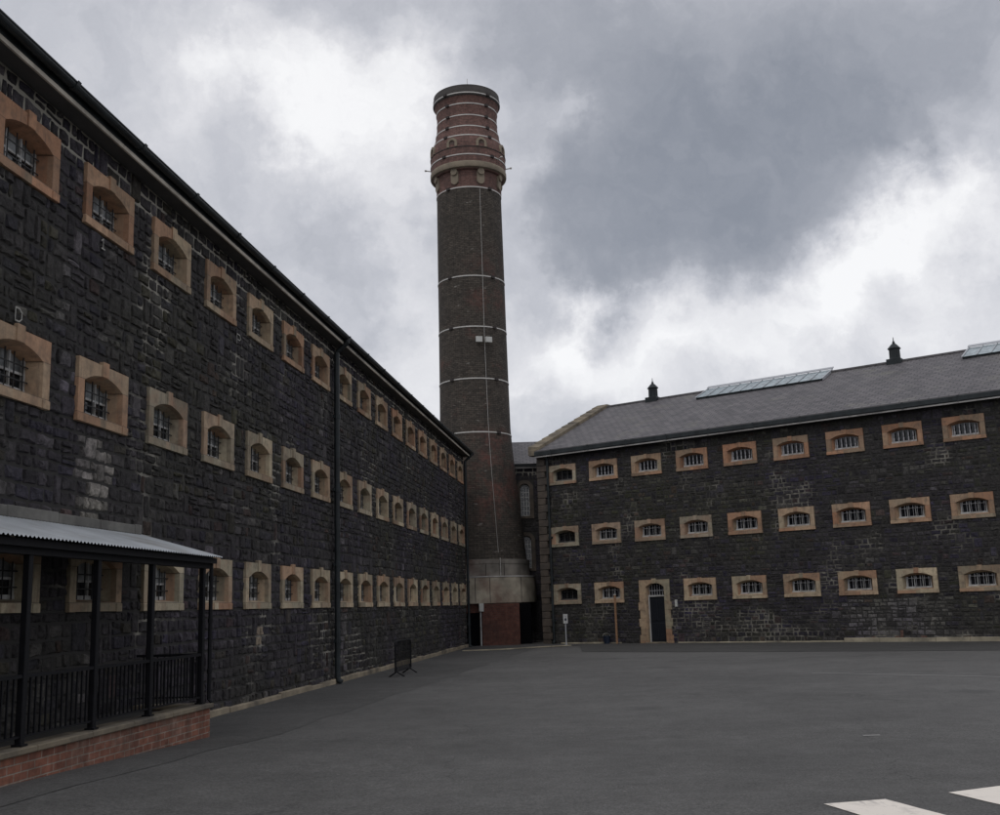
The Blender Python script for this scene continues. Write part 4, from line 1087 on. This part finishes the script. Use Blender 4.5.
# ------------------------------------------------------------------ sky and light
def ray(x, y): return (F_ * f_px + R_ * (x - 500) - U_ * (y - 407.5)).normalized()
wd = bpy.data.worlds.new('World'); SC.world = wd; wd.use_nodes = True
t = NT(wd.node_tree); bg = t.n['Background']; outw = t.n['World Output']
SUN_EL, SUN_AZ = radians(52), radians(200)
sky = t.node('ShaderNodeTexSky', sky_type='NISHITA'); sky.sun_disc = False; sky.sun_elevation = SUN_EL; sky.sun_rotation = SUN_AZ
t.put(bg.inputs[0], sky.outputs[0]); bg.inputs[1].default_value = .1
dirv = coords(t, 'Generated')
w1 = t.vmath('SCALE', t.vmath('SUBTRACT', t.noise(dirv, 6.5, 8, .6, color=True), (.5, .5, .5)), sc=.30)
w2 = t.vmath('SCALE', t.vmath('SUBTRACT', t.noise(dirv, 2.2, 3, .5, color=True), (.5, .5, .5)), sc=.10)
d2 = t.vmath('NORMALIZE', t.vmath('ADD', dirv, t.vmath('ADD', w1, w2)))
# broad cloud masses: (picture bearing, angular size, brightness change)
BL = [(850, 100, 120, -.18), (800, 200, 105, -.15), (740, 275, 80, -.17), (655, 290, 60, -.20), (930, 40, 90, -.14), (700, 130, 90, -.15), (620, 270, 55, -.08),
      (300, -10, 120, -.12), (540, 30, 110, -.17), (600, 150, 70, -.07), (340, 285, 50, -.15), (210, 250, 60, -.06), (580, 280, 50, -.17), (470, 260, 60, -.0), (140, 10, 110, -.05),
      (395, 100, 50, .27), (285, 85, 55, .20), (425, 190, 60, .16), (330, 140, 45, .12), (200, 60, 70, .05), (370, 240, 60, -.06), (560, 122, 26, .12), (530, 195, 35, .08), (610, 130, 130, -.09), (640, 30, 90, -.07), (965, 180, 55, .32), (900, 270, 55, .26),
      (550, 350, 50, .28), (650, 375, 60, .26), (760, 350, 70, .24), (400, 370, 60, .20), (860, 320, 60, .18), (975, 290, 38, -.13), (980, 345, 50, .12), (200, 200, 80, .03), (930, 125, 40, .05)]
acc = .615
for (x, y, r, a) in BL:
    if a < 0: a *= .74; r *= 1.06
    c = ray(x, y); k = 1 / (1 - cos(r / f_px * 1.0)); dt = t.vmath('DOT_PRODUCT', d2, tuple(c))
    ex = t.math('EXPONENT', t.math('MULTIPLY_ADD', dt, k * .7, -k * .7)); acc = t.math('MULTIPLY_ADD', ex, a, acc)
det = t.noise(d2, 10, 8, .62); acc = t.math('MULTIPLY_ADD', t.math('SUBTRACT', det, .5), .36, acc)
det2 = t.noise(dirv, 3, 5, .55); acc = t.math('MULTIPLY_ADD', t.math('SUBTRACT', det2, .5), .30, acc)
ccol = t.ramp(acc, [(.0, (.19, .205, .245)), (.22, (.26, .28, .325)), (.42, (.385, .40, .445)), (.58, (.555, .565, .61)), (.74, (.76, .76, .79)), (.88, (.96, .96, .97))])
zz = t.sep(dirv)[2]; up = t.map(zz, .62, 1.0, 1.0, 1.35)      # overcast sky is brighter overhead
bgc = t.node('ShaderNodeBackground'); t.put(bgc.inputs[0], ccol); t.put(bgc.inputs[1], up)
mx = t.node('ShaderNodeMixShader'); mx.inputs[0].default_value = .93
t.l.new(bg.outputs[0], mx.inputs[1]); t.l.new(bgc.outputs[0], mx.inputs[2]); t.l.new(mx.outputs[0], outw.inputs[0])
wd.cycles.sampling_method = 'MANUAL'; wd.cycles.sample_map_resolution = 512

sl = bpy.data.lights.new('sun', 'SUN'); sl.energy = .5; sl.angle = radians(25); sl.color = (1, .97, .93)
so = bpy.data.objects.new('sun', sl); COL.objects.link(so)
sd = Vector((sin(SUN_AZ) * cos(SUN_EL), cos(SUN_AZ) * cos(SUN_EL), sin(SUN_EL)))
so.rotation_euler = sd.to_track_quat('Z', 'Y').to_euler(); so.location = (0, 0, 30)

SC.view_settings.view_transform = 'Standard'; SC.view_settings.look = 'None'; SC.view_settings.exposure = .04; SC.view_settings.gamma = 1
SC.view_settings.use_curve_mapping = False
SC.cycles.max_bounces = 5; SC.cycles.diffuse_bounces = 3; SC.cycles.glossy_bounces = 3
SC.cycles.use_denoising = True
